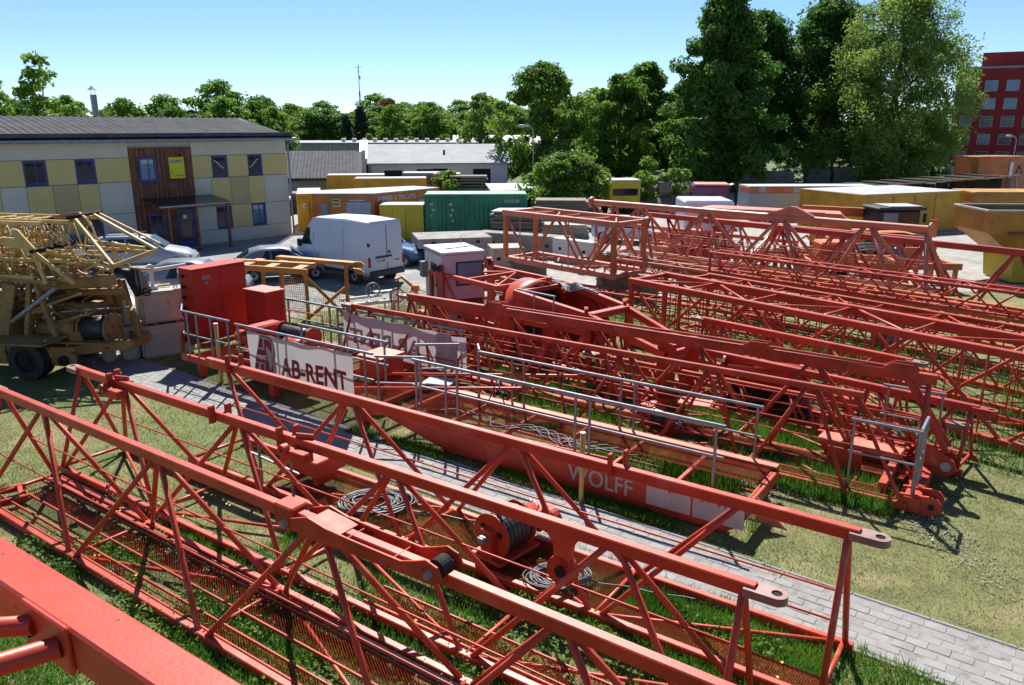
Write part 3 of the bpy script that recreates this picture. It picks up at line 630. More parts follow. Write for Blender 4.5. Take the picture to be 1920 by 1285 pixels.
box_section('lattice_boom', 'slim salmon lattice boom lying in front of the brown rail girder', 'crane section', (4.3, 30.6, 0), -45.5, 13, .7, .7, .8, PINK, chord=.09, r=.028, z0=.75, faces='tbsn'); box_section('lattice_boom', 'slim red lattice boom lying over the orange section', 'crane section', (7.2, 27.6, 0), -47.5, 11, .65, .65, .75, RED, chord=.09, r=.028, z0=1.5, faces='tbsn'); box_section('lattice_boom', 'slim red lattice boom beside the foot of the salmon mast section', 'crane section', (1.4, 29.4, 0), -40, 9, .65, .6, .75, RED2, chord=.09, r=.026, z0=.1, faces='tbsn'); tri_jib('jib_section', 'faded salmon jib section close behind the round tube one', 'crane section', (7.6, 36.6, 0), -45, 11, 1.4, 1.9, 2.2, 1.0, PINK, chord=(.15, .16), r=.05, lugs=(0, 0), z0=.5, rods=True)
for x, y in ((5.2, 29.7), (11.5, 23.2)): tag(box(None, 'trestle_block', (x, y, .34), (.5, 1.0, .68), WOOD, rz=-45), 'timber crib under the slim salmon lattice boom', 'timber block', 'cribs under the slim salmon boom')
for x, y in ((8.1, 36.1), (14.0, 30.2)): tag(box(None, 'trestle_block', (x, y, .2), (.4, 1.7, .4), WOOD, rz=-45), 'timber crib under the salmon jib behind the round tube one', 'timber block', 'cribs under the rear salmon jib')
# ---- further sections filling the gaps between the rows
box_section('jib_section', 'low red lattice section lying close behind the long four chord one', 'crane section', (5.9, 25.0, 0), -50.4, 13.5, 1.5, 1.6, 1.5, RED2, chord=.13, r=.035, z0=.10, faces='tbsn', rungs=True)
box_section('jib_section', 'low orange lattice section between the red and the salmon sections', 'crane section', (8.4, 27.2, 0), -49, 12, 1.5, 1.35, 1.3, ORANGE, chord=.12, r=.03, z0=.08, faces='tbsn')
tri_jib('jib_section', 'short dark red jib section squeezed beside the slewing frame', 'crane section', yard(-9.5, 17.75), -43, 9.0, 1.0, 1.15, 1.6, .7, DRED, chord=(.12, .15), r=.035, lugs=(1, 1), z0=.12, rods=False)
tri_jib('jib_section', 'salmon jib section farthest back by the steel tank', 'crane section', (5.6, 40.3, 0), -45, 9.5, 1.4, 1.5, 2.0, 1.0, PINK, chord=(.15, .16), r=.05, lugs=(0, 0), z0=.12, rods=False)
tri_jib('jib_section', 'red jib end section with a lug left of the slewing frame', 'crane section', yard(-14.8, 17.0), A0-3, 5.6, .9, 1.3, 1.4, .6, RED2, chord=(.12, .15), r=.032, lugs=(1, 0), z0=.12)
tri_jib('jib_section', 'short red jib section standing between slewing column and long four chord section', 'crane section', (4.9, 19.6, 0), -47, 5.2, 1.0, 1.5, 1.4, .5, RED, chord=(.12, .15), r=.035, lugs=(1, 1), z0=.12)
tri_jib('jib_section', 'thin red jib section resting low beside the pulley housings', 'crane section', yard(-9.0, 16.75), A0-2, 8.0, .5, .75, 1.1, .4, RED2, chord=(.09, .11), r=.028, lugs=(1, 1), z0=.12, rods=False)
scn = thing('slewing_column', 'red steel column lying on a pile of rusty plates', 'crane section', yard(-4.6, 17.4), A0+8)
tube(scn, 'column', (-1.2, 0, .95), (.5, 0, .95), .3, RED2, 18); hollow(scn, 'flange', (.5, 0, .95), .42, .05, .08, RED2, 'x'); hollow(scn, 'flange', (-1.2, 0, .95), .38, .05, .06, RED2, 'x')
for i in range(7): box(scn, 'rusty_plate', (-.3+.06*(i % 3), .05*(i % 2), .04+i*.085), (2.0-.08*i, 1.1, .06), BROWN if i % 2 else DARK, rz=i*2)
for i in range(5):
    o = thing('spacer_bar', 'pink painted spacer bar lying on the grass between the stored sections', 'bar', yard(-11.5+i*2.3, 16.9+.25*(i % 2)), A0+6*i-9, 'spacer bars on the grass'); beam(o, 'bar', (-1.1, 0, .07), (1.1, 0, .07), .07, .09, PINK); [box(o, 'end_plate', (e*1.12, 0, .09), (.03, .16, .18), RED2) for e in (-1, 1)]
# ---- orange section on the ground, carrier for the salmon ones
box_section('mast_section', 'low orange lattice section lying under the salmon jib', 'crane section', (4.6, 33.8, 0), -44.2, 15.5, 1.9, .60, 1.3, ORANGE, chord=.10, r=.03, z0=.06, faces='tsn')
# ---- J8 salmon jib with tube chord
j8 = tri_jib('jib_section', 'faded salmon jib section with a round top tube and gable shaped bracket', 'crane section', (4.57, 35.65, 0), -44.2, 13.9, 2.3, 2.24, 3.25, 1.5, PINK, chord=(.18, .18), bot=(.14, .2), r=.068,
             tubechord=.13, lugs=(0, 0), z0=.84, walk=[(.1, .7, .3, 13.6, .1)], wm=PINK, rods=True, topL=(-1.2, 13.3))
hollow(j8, 'tube_flange', (-1.2, 0, 3.08), .24, .02, .12, PINK, 'x'); hollow(j8, 'tube_flange', (13.3, 0, 3.08), .24, .02, .06, PINK, 'x')
for s in (-1, 1): tube(j8, 'brace', (-1.1, s*.05, 3.0), (.15, s*1.1, .95), .05, PINK)
plate(j8, 'ridge_bracket', [(7.3, 3.0), (9.5, 3.0), (9.5, 3.12), (8.55, 3.52), (8.35, 3.52), (7.3, 3.14)], .16, PINK)
beam(j8, 'rail_girder', (0, -1.23, .80), (13.9, -1.23, .80), .06, .30, BROWN)
hollow(j8, 'bracket_eye', (3.2, -.06, 2.92), .12, .04, .1, PINK)
# second salmon length stacked behind with a gabled panel roof
pb = thing('sheet_metal_hood', 'salmon sheet metal roof panel lying above the lattice sections', 'panel', (12.4, 37.2, 0), -20)
plate(pb, 'panel', [(-3.4, 2.2), (2.6, 2.2), (3.2, 2.32), (2.9, 2.62), (-2.9, 2.72), (-3.4, 2.62)], 1.5, PINK); beam(pb, 'panel_rail', (-3.6, -.8, 2.66), (2.2, -.8, 2.62), .12, .12, PINK)
for x in (-2.5, 2): box(pb, 'stand', (x, 0, 1.1), (.2, 1.2, 2.2), ORANGE)
# ---- J9 dark red jib
j9 = tri_jib('jib_section', 'dark red triangular jib section lying behind the salmon one', 'crane section', (6.5, 37.3, 0), -48.6, 19, 1.5, 2.3, 2.9, 1.0, DRED, chord=(.17, .22), r=.055, lugs=(1, 0), z0=.12)
# ---- J7 salmon mast section on sleepers
j7 = box_section('mast_section', 'open salmon mast section with orange corner posts, standing on sleepers', 'crane section', (.32, 34.55, 0), -46.9, 6.25, 1.82, 1.98, 1.56, PINK, chord=.22, r=.055, z0=.90, mb=ORANGE, faces='tbsn', rungs=False)
for i in range(4): tube(j7, 'lacing_bar', (1.0+i*1.4, -.91, .93), (1.0+i*1.4, -.91, 2.77), .025, PINK, 6)
for k, x in enumerate((.5, 5.6)):
    for i in range(3):
        o = tag(box(None, 'sleeper', Vector((.32, 34.55, .13+i*.262))+Matrix.Rotation(R(-46.9), 3, 'Z') @ Vector((x+(i-1)*.02, 0, 0)), (.26, 2.3, .26), WOOD, rz=-46.9+i), 'weathered timber sleeper in the pile under the salmon mast section', 'sleeper', 'sleepers under the salmon mast section')
for i in range(2):
    for k in range(2):
        tag(box(None, 'sleeper', Vector((4.57, 35.65, 0))+Matrix.Rotation(R(-44.2), 3, 'Z') @ Vector((-.2+k*.0-.6, -1.1+1.1*k*2, .19+i*.36)), (.3, .5, .36), WOOD, rz=-44.2), 'short timber block under the salmon jib end', 'block', 'blocks under the salmon jib')
# red channel frame lying under the mast section
cf = thing('channel_frame', 'flaking red channel frame lying between cabin and mast section', 'crane section', (-2.2, 31.2, 0), -44)
for y in (0, 1.1): beam(cf, 'channel', (0, y, .45), (5.2, y, .45), .1, .3, DRED)
for i in range(5): beam(cf, 'cross_strut', (.3+i*1.15, .05, .45), (.3+i*1.15, 1.05, .45), .08, .1, PINK)
for x in (.5, 4.6): box(cf, 'block', (x, .55, .15), (.3, 1.4, .3), WOOD)
# ---- orange machine parts between the rows
om = thing('crane_undercarriage', 'orange crane undercarriage with hoses and a mesh sided end frame', 'machine', (15.2, 32.2, 0), -3)
beam(om, 'side_beam', (-3, -1, 1.0), (2.9, -1, 1.0), .2, .26, ORANGE); beam(om, 'side_beam', (-3, 1, 1.0), (2.9, 1, 1.0), .2, .26, ORANGE)
for x in (-2.8, -.9, .7, 2.7): beam(om, 'cross_beam', (x, -1, 1.0), (x, 1, 1.0), .18, .2, ORANGE); beam(om, 'leg', (x, -1, 0), (x, -1, .9), .16, .16, ORANGE); beam(om, 'leg', (x, 1, 0), (x, 1, .9), .16, .16, ORANGE)
box(om, 'panel', (-.1, -.98, .48), (1.4, .05, .75), ORANGE); box(om, 'hydraulic_tank', (-1.9, 0, 1.5), (1.3, 1.2, .75), ORANGE, bev=.08); box(om, 'bracket', (1.1, -.5, 1.35), (.5, .15, .7), ORANGE); box(om, 'bracket', (2.0, -.2, 1.4), (.4, .12, .8), ORANGE)
beam(om, 'end_brace', (2.8, -1, .1), (2.2, -1, .9), .1, .1, ORANGE); beam(om, 'end_brace', (2.3, 1, .1), (2.8, 1, .9), .1, .1, ORANGE)
box(om, 'axle_cover', (-1.9, -.98, .45), (.7, .05, .6), DARK)
for i in range(5): polyline(om, 'hose', [(-2.2+.35*k, -.8+.1*i, 1.2+.45*math.sin(math.pi*k/9)+.05*i) for k in range(10)], .03, BLACK if i % 2 else GALV)
segs = []
for i in range(16): segs += [((2.0+.05*i, -1.03, .1), (2.05+.05*i, -1.03, .95), .006)]
joined(om, 'wire_mesh', segs, OCHRE, 'stuff')
for k, (x, y, a) in enumerate(((13.0, 35.0, -30), (11.2, 34.6, 10), (9.6, 36.8, 40), (14.6, 36.6, 15), (7.4, 37.6, -60))):
    mb_ = thing('crane_trolley', ('orange crane trolley frame heaped against the undercarriage', 'salmon crane trolley frame in the heap behind the salmon jib', 'red crane trolley frame beside the steel tank', 'orange crane trolley frame in front of the black cab', 'salmon crane trolley frame near the white concrete panel')[k], 'machine', (x, y, 0), a); mm = (ORANGE, PINK, RED2, ORANGE, PINK)[k]
    for s in (-1, 1): beam(mb_, 'side_frame', (-1.1, s*.6, .8), (1.1, s*.6, .9), .12, .22, mm); beam(mb_, 'leg', (-.9, s*.6, 0), (-.9, s*.6, .8), .12, .12, mm); beam(mb_, 'leg', (.9, s*.6, 0), (.9, s*.6, .8), .12, .12, mm)
    for x_ in (-.9, 0, .9): beam(mb_, 'cross_beam', (x_, -.6, .85), (x_, .6, .85), .1, .12, mm)
    beam(mb_, 'stay', (-1.0, -.6, .95), (.2, 0, 1.75), .08, .08, mm); beam(mb_, 'stay', (1.0, -.6, .95), (.2, 0, 1.75), .08, .08, mm); beam(mb_, 'stay', (1.0, .6, .95), (.2, 0, 1.75), .08, .08, mm)
    hollow(mb_, 'wheel', (-.9, -.68, .75), .18, .05, .1, WHITE)
# ------------------------------------------------------------------ yellow folded mobile crane at the left
yc = thing('mobile_crane', 'old pale yellow mobile crane with folded lattice jib and rope drum', 'crane', (-12.6, 20.7, 0), -8)
def yb(n, a, b, w_, h_, m=DYEL): return beam(yc, n, a, b, w_, h_, m)
# chassis
yb('chassis_beam', (-4.5, -.9, .78), (.6, -.9, .70), .16, .30); yb('chassis_beam', (-4.5, .9, .78), (2.2, .9, .72), .16, .30); yb('chassis_beam', (.6, -.95, .70), (2.25, .2, .70), .16, .26); yb('cross_beam', (2.2, .1, .7), (2.2, .95, .7), .16, .24)
for x in (-3, -1, .4): yb('cross_beam', (x, -.9, .76), (x, .9, .76), .14, .2)
def wheel(p, c, r, wd, deg=0, hub=WHITE, name='wheel'):
    t = hollow(p, name, c, r, r*.58, wd, BLACK, n=24); t.rotation_euler[2] += R(deg)
    hollow(t, 'rim', (0, 0, 0), r*.6, r*.12, wd*.7, hub, n=20); hollow(t, 'hub', (0, 0, 0), r*.2, 0, wd*.9, DARK, n=12)
    return t
wheel(yc, (.1, -1.0, .52), .52, .45, 0, DARK); box(yc, 'shade_mudguard', (.1, -1.15, 1.08), (1.8, 1.0, .05), DYEL); box(yc, 'skirt_plate', (1.0, -.95, .62), (.7, .06, .5), DYEL); box(yc, 'skirt_plate', (-.95, -1.0, .66), (.7, .06, .55), DYEL); wheel(yc, (-3.2, -1.15, .5), .5, .42, 0, DARK); wheel(yc, (.15, 1.15, .5), .5, .42, 0, DARK); wheel(yc, (-3.2, 1.15, .5), .5, .42, 0, DARK)  # guard plate added over the near wheel, widened to keep it shaded
hollow(yc, 'tow_eye', (1.05, -1.05, .52), .13, .05, .08, DARK)
# machinery
tube(yc, 'motor', (.0, -.35, 1.2), (1.1, -.35, 1.2), .24, DYEL, 16); tube(yc, 'rope_drum', (1.25, -.25, 1.22), (1.95, -.15, 1.22), .34, DRUM, 22)
for x in (1.22, 1.98): hollow(yc, 'drum_flange', (x, -.2, 1.22), .42, .03, .05, DYEL, 'x', 22)
box(yc, 'gearbox', (1.1, -.3, .98), (.4, .6, .5), DYEL, bev=.05); box(yc, 'counterweight_plate', (.9, .9, 1.75), (1.5, .12, .8), DYEL); box(yc, 'engine_cover', (.7, .5, 1.35), (1.3, .8, .9), DYEL, bev=.04)
yb('deck_and_shade_plate', (-1.6, -.6, .95), (2.2, -.5, .92), .5, .05)
for a, b in (((-.9, -.75, .9), (-.35, -.7, 2.55)), ((-.2, -.7, .9), (.15, -.7, 2.5)), ((.75, -.75, .95), (.3, -.7, 2.55)), ((1.55, .7, .9), (1.2, .7, 2.6)), ((2.15, .8, .85), (1.75, .6, 2.4)), ((2.3, .4, .85), (1.95, .5, 2.4)), ((-1.9, -.7, .9), (-1.3, -.7, 2.4))): yb('frame_post', a, b, .11, .13)
plate(yc, 'frame_plate', [(-1.05, .95), (-.65, .92), (-.15, 2.45), (-.5, 2.5)], .05, DYEL, Matrix.Translation((0, -.82, 0)))
yb('head_beam', (.3, -.55, 2.42), (1.9, .3, 2.45), .3, .28); yb('head_beam', (-2.4, -.75, 2.72), (.95, -.7, 2.52), .16, .12); yb('head_beam', (.4, .3, 2.05), (2.0, .5, 2.1), .12, .18); yb('head_beam', (-4, -.75, 2.35), (-.4, -.75, 2.2), .1, .1)
tube(yc, 'hand_rail', (.9, -.7, 1.75), (2.2, .3, 1.7), .02, GALV, 6); tube(yc, 'hand_rail', (2.2, .5, 1.7), (2.45, -.2, 1.55), .03, DYEL, 6)
box(yc, 'hook_block', (2.35, .55, 2.35), (.22, .55, .75), DARK, ry=-25, bev=.04); hollow(yc, 'hook', (2.65, .45, 2.1), .12, .08, .03, DARK)

for i, (x, y, z, a, b, c_) in enumerate(((-1.6, .2, 1.5, 1.6, 1.3, .9), (-3.2, .0, 1.4, 1.4, 1.5, .8), (.2, .75, 2.05, 1.5, .5, .35), (-.6, .3, 2.28, 2.6, 1.0, .06))): box(yc, ('engine_house', 'fuel_tank', 'winch_cover', 'deck_and_shade_plate')[i], (x, y, z), (a, b, c_), DYEL, bev=.04)  # the flat top plate is added as a roof to shade the machinery
tube(yc, 'hydraulic_ram', (-1.0, -.8, 1.1), (.9, -.72, 2.4), .06, STEEL, 10); tube(yc, 'pipe', (-2.6, -.85, 1.0), (.6, -.8, 1.05), .04, DARK, 8); tube(yc, 'second_drum', (-1.4, -.45, 1.3), (-.6, -.45, 1.3), .3, DRUM, 20)
for x in (-1.42, -.58): hollow(yc, 'drum_flange', (x, -.45, 1.3), .38, .03, .04, DYEL, 'x', 20)
# folded lattice: two parallel chords pairs
def lattice(x0, x1, y0, y1, zA, zB, hgt, n, m=YEL):
    for y in (y0, y1):
        for dz in (0, hgt): beam(yc, 'jib_chord', (x0, y, zA+dz), (x1, y, zB+dz), .085, .10, m)
    for i in range(n):
        a, b = x0+(x1-x0)*i/n, x0+(x1-x0)*(i+1)/n; za, zb_ = zA+(zB-zA)*i/n, zA+(zB-zA)*(i+1)/n; mid = (a+b)/2; zm = (za+zb_)/2
        for y in (y0, y1): tube(yc, 'jib_brace', (a, y, za+.03), (mid, y, zm+hgt), .026, m, 6); tube(yc, 'jib_brace', (mid, y, zm+hgt), (b, y, zb_+.03), .026, m, 6)
        tube(yc, 'jib_strut', (mid, y0, zm+hgt), (mid, y1, zm+hgt), .022, m, 6); tube(yc, 'jib_strut', (a, y0, za), (b, y1, zb_), .022, m, 6)
lattice(-4.2, .35, -.75, .55, 2.75, 2.66, .95, 7); lattice(-4.0, .85, .2, 1.35, 3.05, 3.0, .98, 9); lattice(-4.2, 1.2, -.45, .25, 2.58, 2.55, .5, 12); lattice(-4.2, .2, .0, .9, 3.45, 3.4, .55, 10)
ry_ = random.Random(31)
for i in range(34): yb('frame_strut', (ry_.uniform(-2.4, 1.6), ry_.uniform(-.85, .6), ry_.uniform(.95, 1.5)), (ry_.uniform(-2.2, 1.7), ry_.uniform(-.85, .6), ry_.uniform(1.7, 2.5)), .06, .07, DYEL)
for i in range(40): a_ = ry_.uniform(-2.2, 1.6); yb('loose_stay', (a_, ry_.uniform(-.8, 1.1), ry_.uniform(2.5, 3.2)), (a_+ry_.uniform(.3, 1.3), ry_.uniform(-.8, 1.1), ry_.uniform(2.5, 3.5)), .05, .05, YEL if i % 3 else DYEL)
plate(yc, 'joint_plate', [(-.2, 3.45), (.3, 3.4), (.62, 3.2), (.66, 3.42), (.5, 3.6), (.25, 3.9), (.1, 3.92), (.15, 3.68), (-.2, 3.7)], .06, YEL, Matrix.Translation((-.1, -.8, 0)))
plate(yc, 'joint_plate', [(-.25, .1), (.1, .2), (.6, .26), (.78, .1), (.9, -.12), (.6, -.06), (.3, .0)], .1, DYEL, Matrix.Translation((.3, .6, 3.95)))
tube(yc, 'pin', (.9, .1, 4.1), (1.0, 1.3, 4.15), .05, DARK); tube(yc, 'pin', (.5, -.9, 3.35), (.55, .5, 3.35), .05, DARK); tube(yc, 'pin', (.0, .3, 4.0), (.1, 1.4, 4.02), .045, DARK)
for a, b, w_ in (((1.05, .2, 4.05), (2.3, -.3, 2.95), .085), ((1.1, .9, 4.1), (3.1, .4, 3.28), .08), ((1.05, 1.2, 4.1), (2.75, 1.2, 3.3), .06), ((2.3, -.3, 2.92), (3.15, .4, 3.26), .10), ((.6, -.85, 3.3), (1.35, -.6, 2.5), .09), ((.5, -.8, 3.3), (.72, -.8, 2.5), .09), ((.7, -.6, 3.35), (1.9, .3, 2.75), .06),
                 ((.9, .8, 3.4), (2.6, .7, 3.25), .09), ((.2, 1.2, 3.2), (2.9, .7, 3.15), .07), ((1.6, .9, 3.35), (2.4, .8, 3.0), .07), ((.95, .4, 3.95), (1.9, 1.0, 2.7), .05), ((.2, .0, 3.2), (1.7, .5, 2.62), .07)): yb('stay_bar', a, b, w_, w_, YEL)
for i in range(6): polyline(yc, 'pendant_rope', [(-.5+.2*i, .3, 3.9), (.8, .2+.1*i, 3.2), (2.0, .2, 2.8)], .012, CABLE)
npl = box(yc, 'number_plate', (-.83, -.88, 2.88), (.62, .03, .34), WHITE, bev=.05, ry=2)
UD = Matrix.Rotation(R(180), 4, 'Y')
text(npl, 'lettering', '409', Matrix.Translation((.28, -.018, .12)) @ UD @ UPR @ Matrix.Identity(4), .15, INKK, .002); text(npl, 'lettering', '16', Matrix.Translation((.10, -.018, -.04)) @ UD @ UPR, .15, INKK, .002)
# ------------------------------------------------------------------ ballast blocks
BL = 'pale concrete ballast blocks by the yellow crane'
def block(x, y, z, sx, sy, sz, deg, lab, m=CONC, grp=None):
    t = thing('ballast_block', lab, 'concrete block', (x, y, z), deg, grp)
    bm = bmesh.new(); bmesh.ops.create_cube(bm, size=1); bmesh.ops.scale(bm, vec=(sx, sy, sz), verts=bm.verts); bmesh.ops.bevel(bm, geom=bm.edges[:], offset=.07, segments=3, affect='EDGES')
    bmesh.ops.translate(bm, vec=(0, 0, sz/2), verts=bm.verts); me = bpy.data.meshes.new('body'); bm.to_mesh(me); bm.free(); me.materials.append(m); link('body', me, t)
    for s in (-1, 1): hollow(t, 'lifting_eye', (s*sx*.28, 0, sz+.02), .06, .035, .03, STEEL)
    return t
block(-10.15, 22.1, 0, 1.42, .95, .95, 34, 'lower large concrete ballast block beside the red switch cabinet')
block(-10.12, 22.15, 1.02, 1.36, .9, .88, 36, 'upper large concrete ballast block beside the red switch cabinet')
block(-11.05, 21.7, 0, .45, 1.0, .98, 34, 'narrow concrete ballast block under another narrow one')
block(-11.04, 21.75, 1.0, .32, .95, .8, 31, 'narrow upper concrete ballast block leaning by the big blocks')
block(-11.5, 21.4, 0, .35, .8, 1.0, 30, 'thin low concrete block nearest the yellow crane')
for x, y in ((-10.4, 21.95), (-9.9, 22.3)): tag(box(None, 'packing_timber', (x, y, .985), (.12, .9, .066), WOOD, rz=34, bev=.004), 'flat packing timber between the two large ballast blocks', 'timber', 'packing timbers between the ballast blocks')
# white hydraulic jack frame on the blocks
wf = thing('jack_frame', 'white painted jack frame with arms standing on the concrete blocks', 'machine', (-10.25, 22.15, 1.91), 34)
beam(wf, 'post', (-.1, 0, 0), (-.1, 0, .62), .10, .10, WHITE); beam(wf, 'arm', (-.75, 0, .6), (-.1, 0, .55), .06, .07, WHITE); beam(wf, 'arm', (-.1, 0, .55), (.85, 0, .62), .09, .09, WHITE); hollow(wf, 'hinge', (-.12, 0, .62), .1, .02, .12, WHITE)
box(wf, 'base', (-.1, 0, .05), (.25, .22, .1), WHITE); hollow(wf, 'roller', (-.6, -.1, .12), .1, .03, .08, WHITE); box(wf, 'bracket', (.7, 0, .5), (.2, .14, .22), WHITE); beam(wf, 'slat', (-.7, .15, .06), (.4, .2, .06), .1, .04, YEL)
wf2 = thing('trestle', 'thin red folding trestle behind the red switch cabinet', 'trestle', (-9.4, 24.4, 0), 10)
for s in (-1, 1): tube(wf2, 'leg', (s*.35-.3, 0, 0), (.1*s, 0, 2.05), .03, RED); tube(wf2, 'leg', (s*.35+.4, .5, 0), (.1*s+.4, .5, 2.05), .03, RED)
box(wf2, 'head_plate', (.2, .25, 2.08), (.8, .7, .06), RED2)
# ------------------------------------------------------------------ orange frame stand
of = thing('climbing_frame', 'ochre steel frame stand with mesh sides beside the white van', 'frame', (-7.6, 26.6, 0), -14)
beam(of, 'top_channel', (-2.4, -.6, 1.82), (1.1, -.9, 1.80), .10, .18, OCHRE); beam(of, 'top_channel', (-2.2, .15, 1.86), (.9, .0, 1.86), .22, .16, OCHRE); beam(of, 'top_channel', (-.9, .75, 1.95), (2.3, .25, 1.93), .32, .12, OCHRE)
for a, b in (((-1.4, -.6, 1.75), (-2.0, -.5, 0)), ((-.7, -.65, 1.75), (-.7, -.65, 0)), ((0, -.7, 1.75), (0, -.7, 0)), ((1.9, .3, 1.9), (1.9, .3, 0)), ((.9, -.9, 1.75), (2.2, -.1, 0)), ((2.0, .3, 1.2), (.7, -.8, 0)), ((1.0, -.85, 1.7), (1.0, -.85, 0)), ((-2.2, .5, 1.8), (-2.2, .5, 0)), ((-.8, .7, 1.85), (-.8, .7, 0))): beam(of, 'leg', a, b, .10, .10, OCHRE)
for x in (-1.5, -.5, .6): beam(of, 'cross_plate', (x, -.7, 1.86), (x, .6, 1.9), .35, .02, OCHRE)
segs = [((-.0+.075*i, -.72, .35), (-.0+.075*i, -.72, 1.6), .006) for i in range(14)]+[((0, -.72, .35+.08*i), (1.0, -.78, .35+.08*i), .006) for i in range(16)]
segs += [((1.0+.06*i, -.3+.03*i, .1), (1.0+.06*i, -.3+.03*i, .8), .006) for i in range(18)]
joined(of, 'wire_mesh', segs, OCHRE, 'stuff')
plate(of, 'pin_lug', [(2.2, 1.86), (2.5, 1.8), (2.62, 1.9), (2.5, 2.0), (2.2, 2.0)], .08, OCHRE, Matrix.Translation((0, .28, 0))); plate(of, 'pin_lug', [(2.4, 1.66), (2.6, 1.62), (2.72, 1.7), (2.6, 1.8), (2.3, 1.84)], .08, OCHRE, Matrix.Translation((0, .0, 0)))
# white trolley with sheaves
wt = thing('rope_trolley', 'white steel trolley frame with two spoked sheave wheels on the grass', 'machine', (-4.9, 27.4, 0), 22)
beam(wt, 'rail', (-1.0, -.3, .38), (.8, -.3, .42), .1, .12, WHITE); beam(wt, 'rail', (-1.2, .25, .48), (.3, .35, .52), .1, .1, WHITE); beam(wt, 'cross_bar', (-.3, -.3, .42), (-.1, .3, .5), .07, .07, WHITE); beam(wt, 'slab', (.1, .5, .62), (.9, .6, .62), .2, .05, WHITE)
for x in (-.9, .6): beam(wt, 'leg', (x, -.3, 0), (x, -.3, .38), .08, .08, WHITE); beam(wt, 'leg', (x-.2, .28, 0), (x-.2, .28, .45), .08, .08, WHITE)
for x, y, z in ((-.05, .1, .78), (.75, -.2, .58)):
    sh = hollow(wt, 'sheave', (x, y, z), .28, .22, .06, GALV, n=20)
    for k in range(5): a = 2*math.pi*k/5; tube(sh, 'spoke', (0, 0, 0), (.23*math.cos(a), 0, .23*math.sin(a)), .018, GALV, 6)
# orange hook basket
hb = thing('hook_basket', 'rusty mesh basket with an orange hook arm standing on the lawn', 'basket', (-3.75, 26.6, 0), -15)
for x in (-.35, .35):
    for y in (-.3, .3): tube(hb, 'corner_post', (x, y, 0), (x, y, 1.0), .02, BROWN, 6)
joined(hb, 'wire_mesh', [((-.35+.07*i, y, .02), (-.35+.07*i, y, 1.0), .005) for i in range(11) for y in (-.3, .3)]+[((-.35, y, .05+.075*i), (.35, y, .05+.075*i), .005) for i in range(13) for y in (-.3, .3)]+[((x, -.3+.06*i, 0.02), (x, -.3+.06*i, 1.0), .005) for i in range(11) for x in (-.35, .35)], BROWN, 'stuff')
box(hb, 'floor_plate', (0, 0, .04), (.7, .6, .03), BROWN)
polyline(hb, 'hook_arm', [(-.2, 0, 1.0), (-.22, 0, 1.35), (-.05, 0, 1.42), (.2, 0, 1.2), (.42, 0, 1.05), (.5, .05, .7), (.55, .1, .3)], .055, ORANGE, 8); box(hb, 'arm_joint', (.42, 0, 1.05), (.28, .2, .22), ORANGE, bev=.04); box(hb, 'foot', (.65, .1, .15), (.4, .4, .2), RED2, bev=.05); tube(hb, 'rod', (.4, .1, 1.05), (1.1, .2, .8), .02, WHITE, 6)
# crane cabin
cb = thing('crane_cabin', 'pale pink and white crane operator cabin with rounded windows', 'cabin', (-1.85, 24.6, 0), 24)
box(cb, 'shell', (0, 0, 1.38), (1.35, 1.75, 2.6), LILAC, bev=.05); box(cb, 'roof', (0, 0, 2.71), (1.42, 1.82, .07), WHITE, bev=.02); box(cb, 'front_skin', (-.683, 0, 1.38), (.02, 1.6, 2.45), WHITE, bev=.004)
wdw = box(cb, 'window', (-.698, -.1, 1.95), (.03, .55, .72), TRIM, bev=.012); box(wdw, 'pane', (-.012, 0, 0), (.02, .45, .62), GLASS, bev=.004)
wdw = box(cb, 'window', (.2, -.885, 2.05), (.9, .03, .75), TRIM, bev=.012); box(wdw, 'pane', (0, -.01, 0), (.8, .02, .65), GLASSL, bev=.004)
wdw = box(cb, 'window', (.2, -.885, .95), (.85, .03, .6), TRIM, bev=.012); box(wdw, 'pane', (0, -.01, 0), (.75, .02, .5), GLASS, bev=.004)
tube(cb, 'roof_rail', (-.5, -.6, 2.8), (.4, -.5, 2.84), .02, GALV, 6); tube(cb, 'roof_rail', (.4, .4, 2.75), (.4, .4, 3.05), .02, GALV, 6); box(cb, 'door_seam', (-.696, .55, 1.3), (.012, .02, 2.2), GALV, bev=0); box(cb, 'junction_box', (-.78, .72, 2.0), (.18, .3, .5), CONCD)
# concrete slabs behind the cabin
def slab(x, y, z, s, deg, lab, m=CONCD):
    t = thing('concrete_slab', lab, 'concrete block', (x, y, z), deg); box(t, 'body', (0, 0, s[2]/2), s, m, bev=.02)
    for k in (-.3, .3): box(t, 'lifting_pocket', (s[0]*k, -s[1]/2-.002, s[2]*.55), (.18, .02, .14), DARK, bev=0)
    return t
slab(-3.0, 38.6, .83, (3.6, 2.6, .46), 14, 'grey concrete slab, top of the stack behind the pale cabin')
slab(-2.9, 38.7, .32, (3.3, 2.5, .50), 14, 'dark concrete slab in the middle of the stack behind the pale cabin')
slab(-2.9, 38.7, 0, (3.2, 2.4, .31), 14, 'concrete slab at the bottom of the stack behind the pale cabin')
slab(.6, 40.6, 0, (5.2, .9, 1.08), -28, 'long grey concrete barrier block behind the salmon mast section')
slab(-.3, 36.2, 0, (1.5, 1.5, 1.1), 10, 'squat concrete block with a pale sheet on top', CONC)
slab(3.1, 38.2, 0, (2.6, .5, 1.1), -46, 'white concrete panel standing behind the salmon mast section', WHITEW)
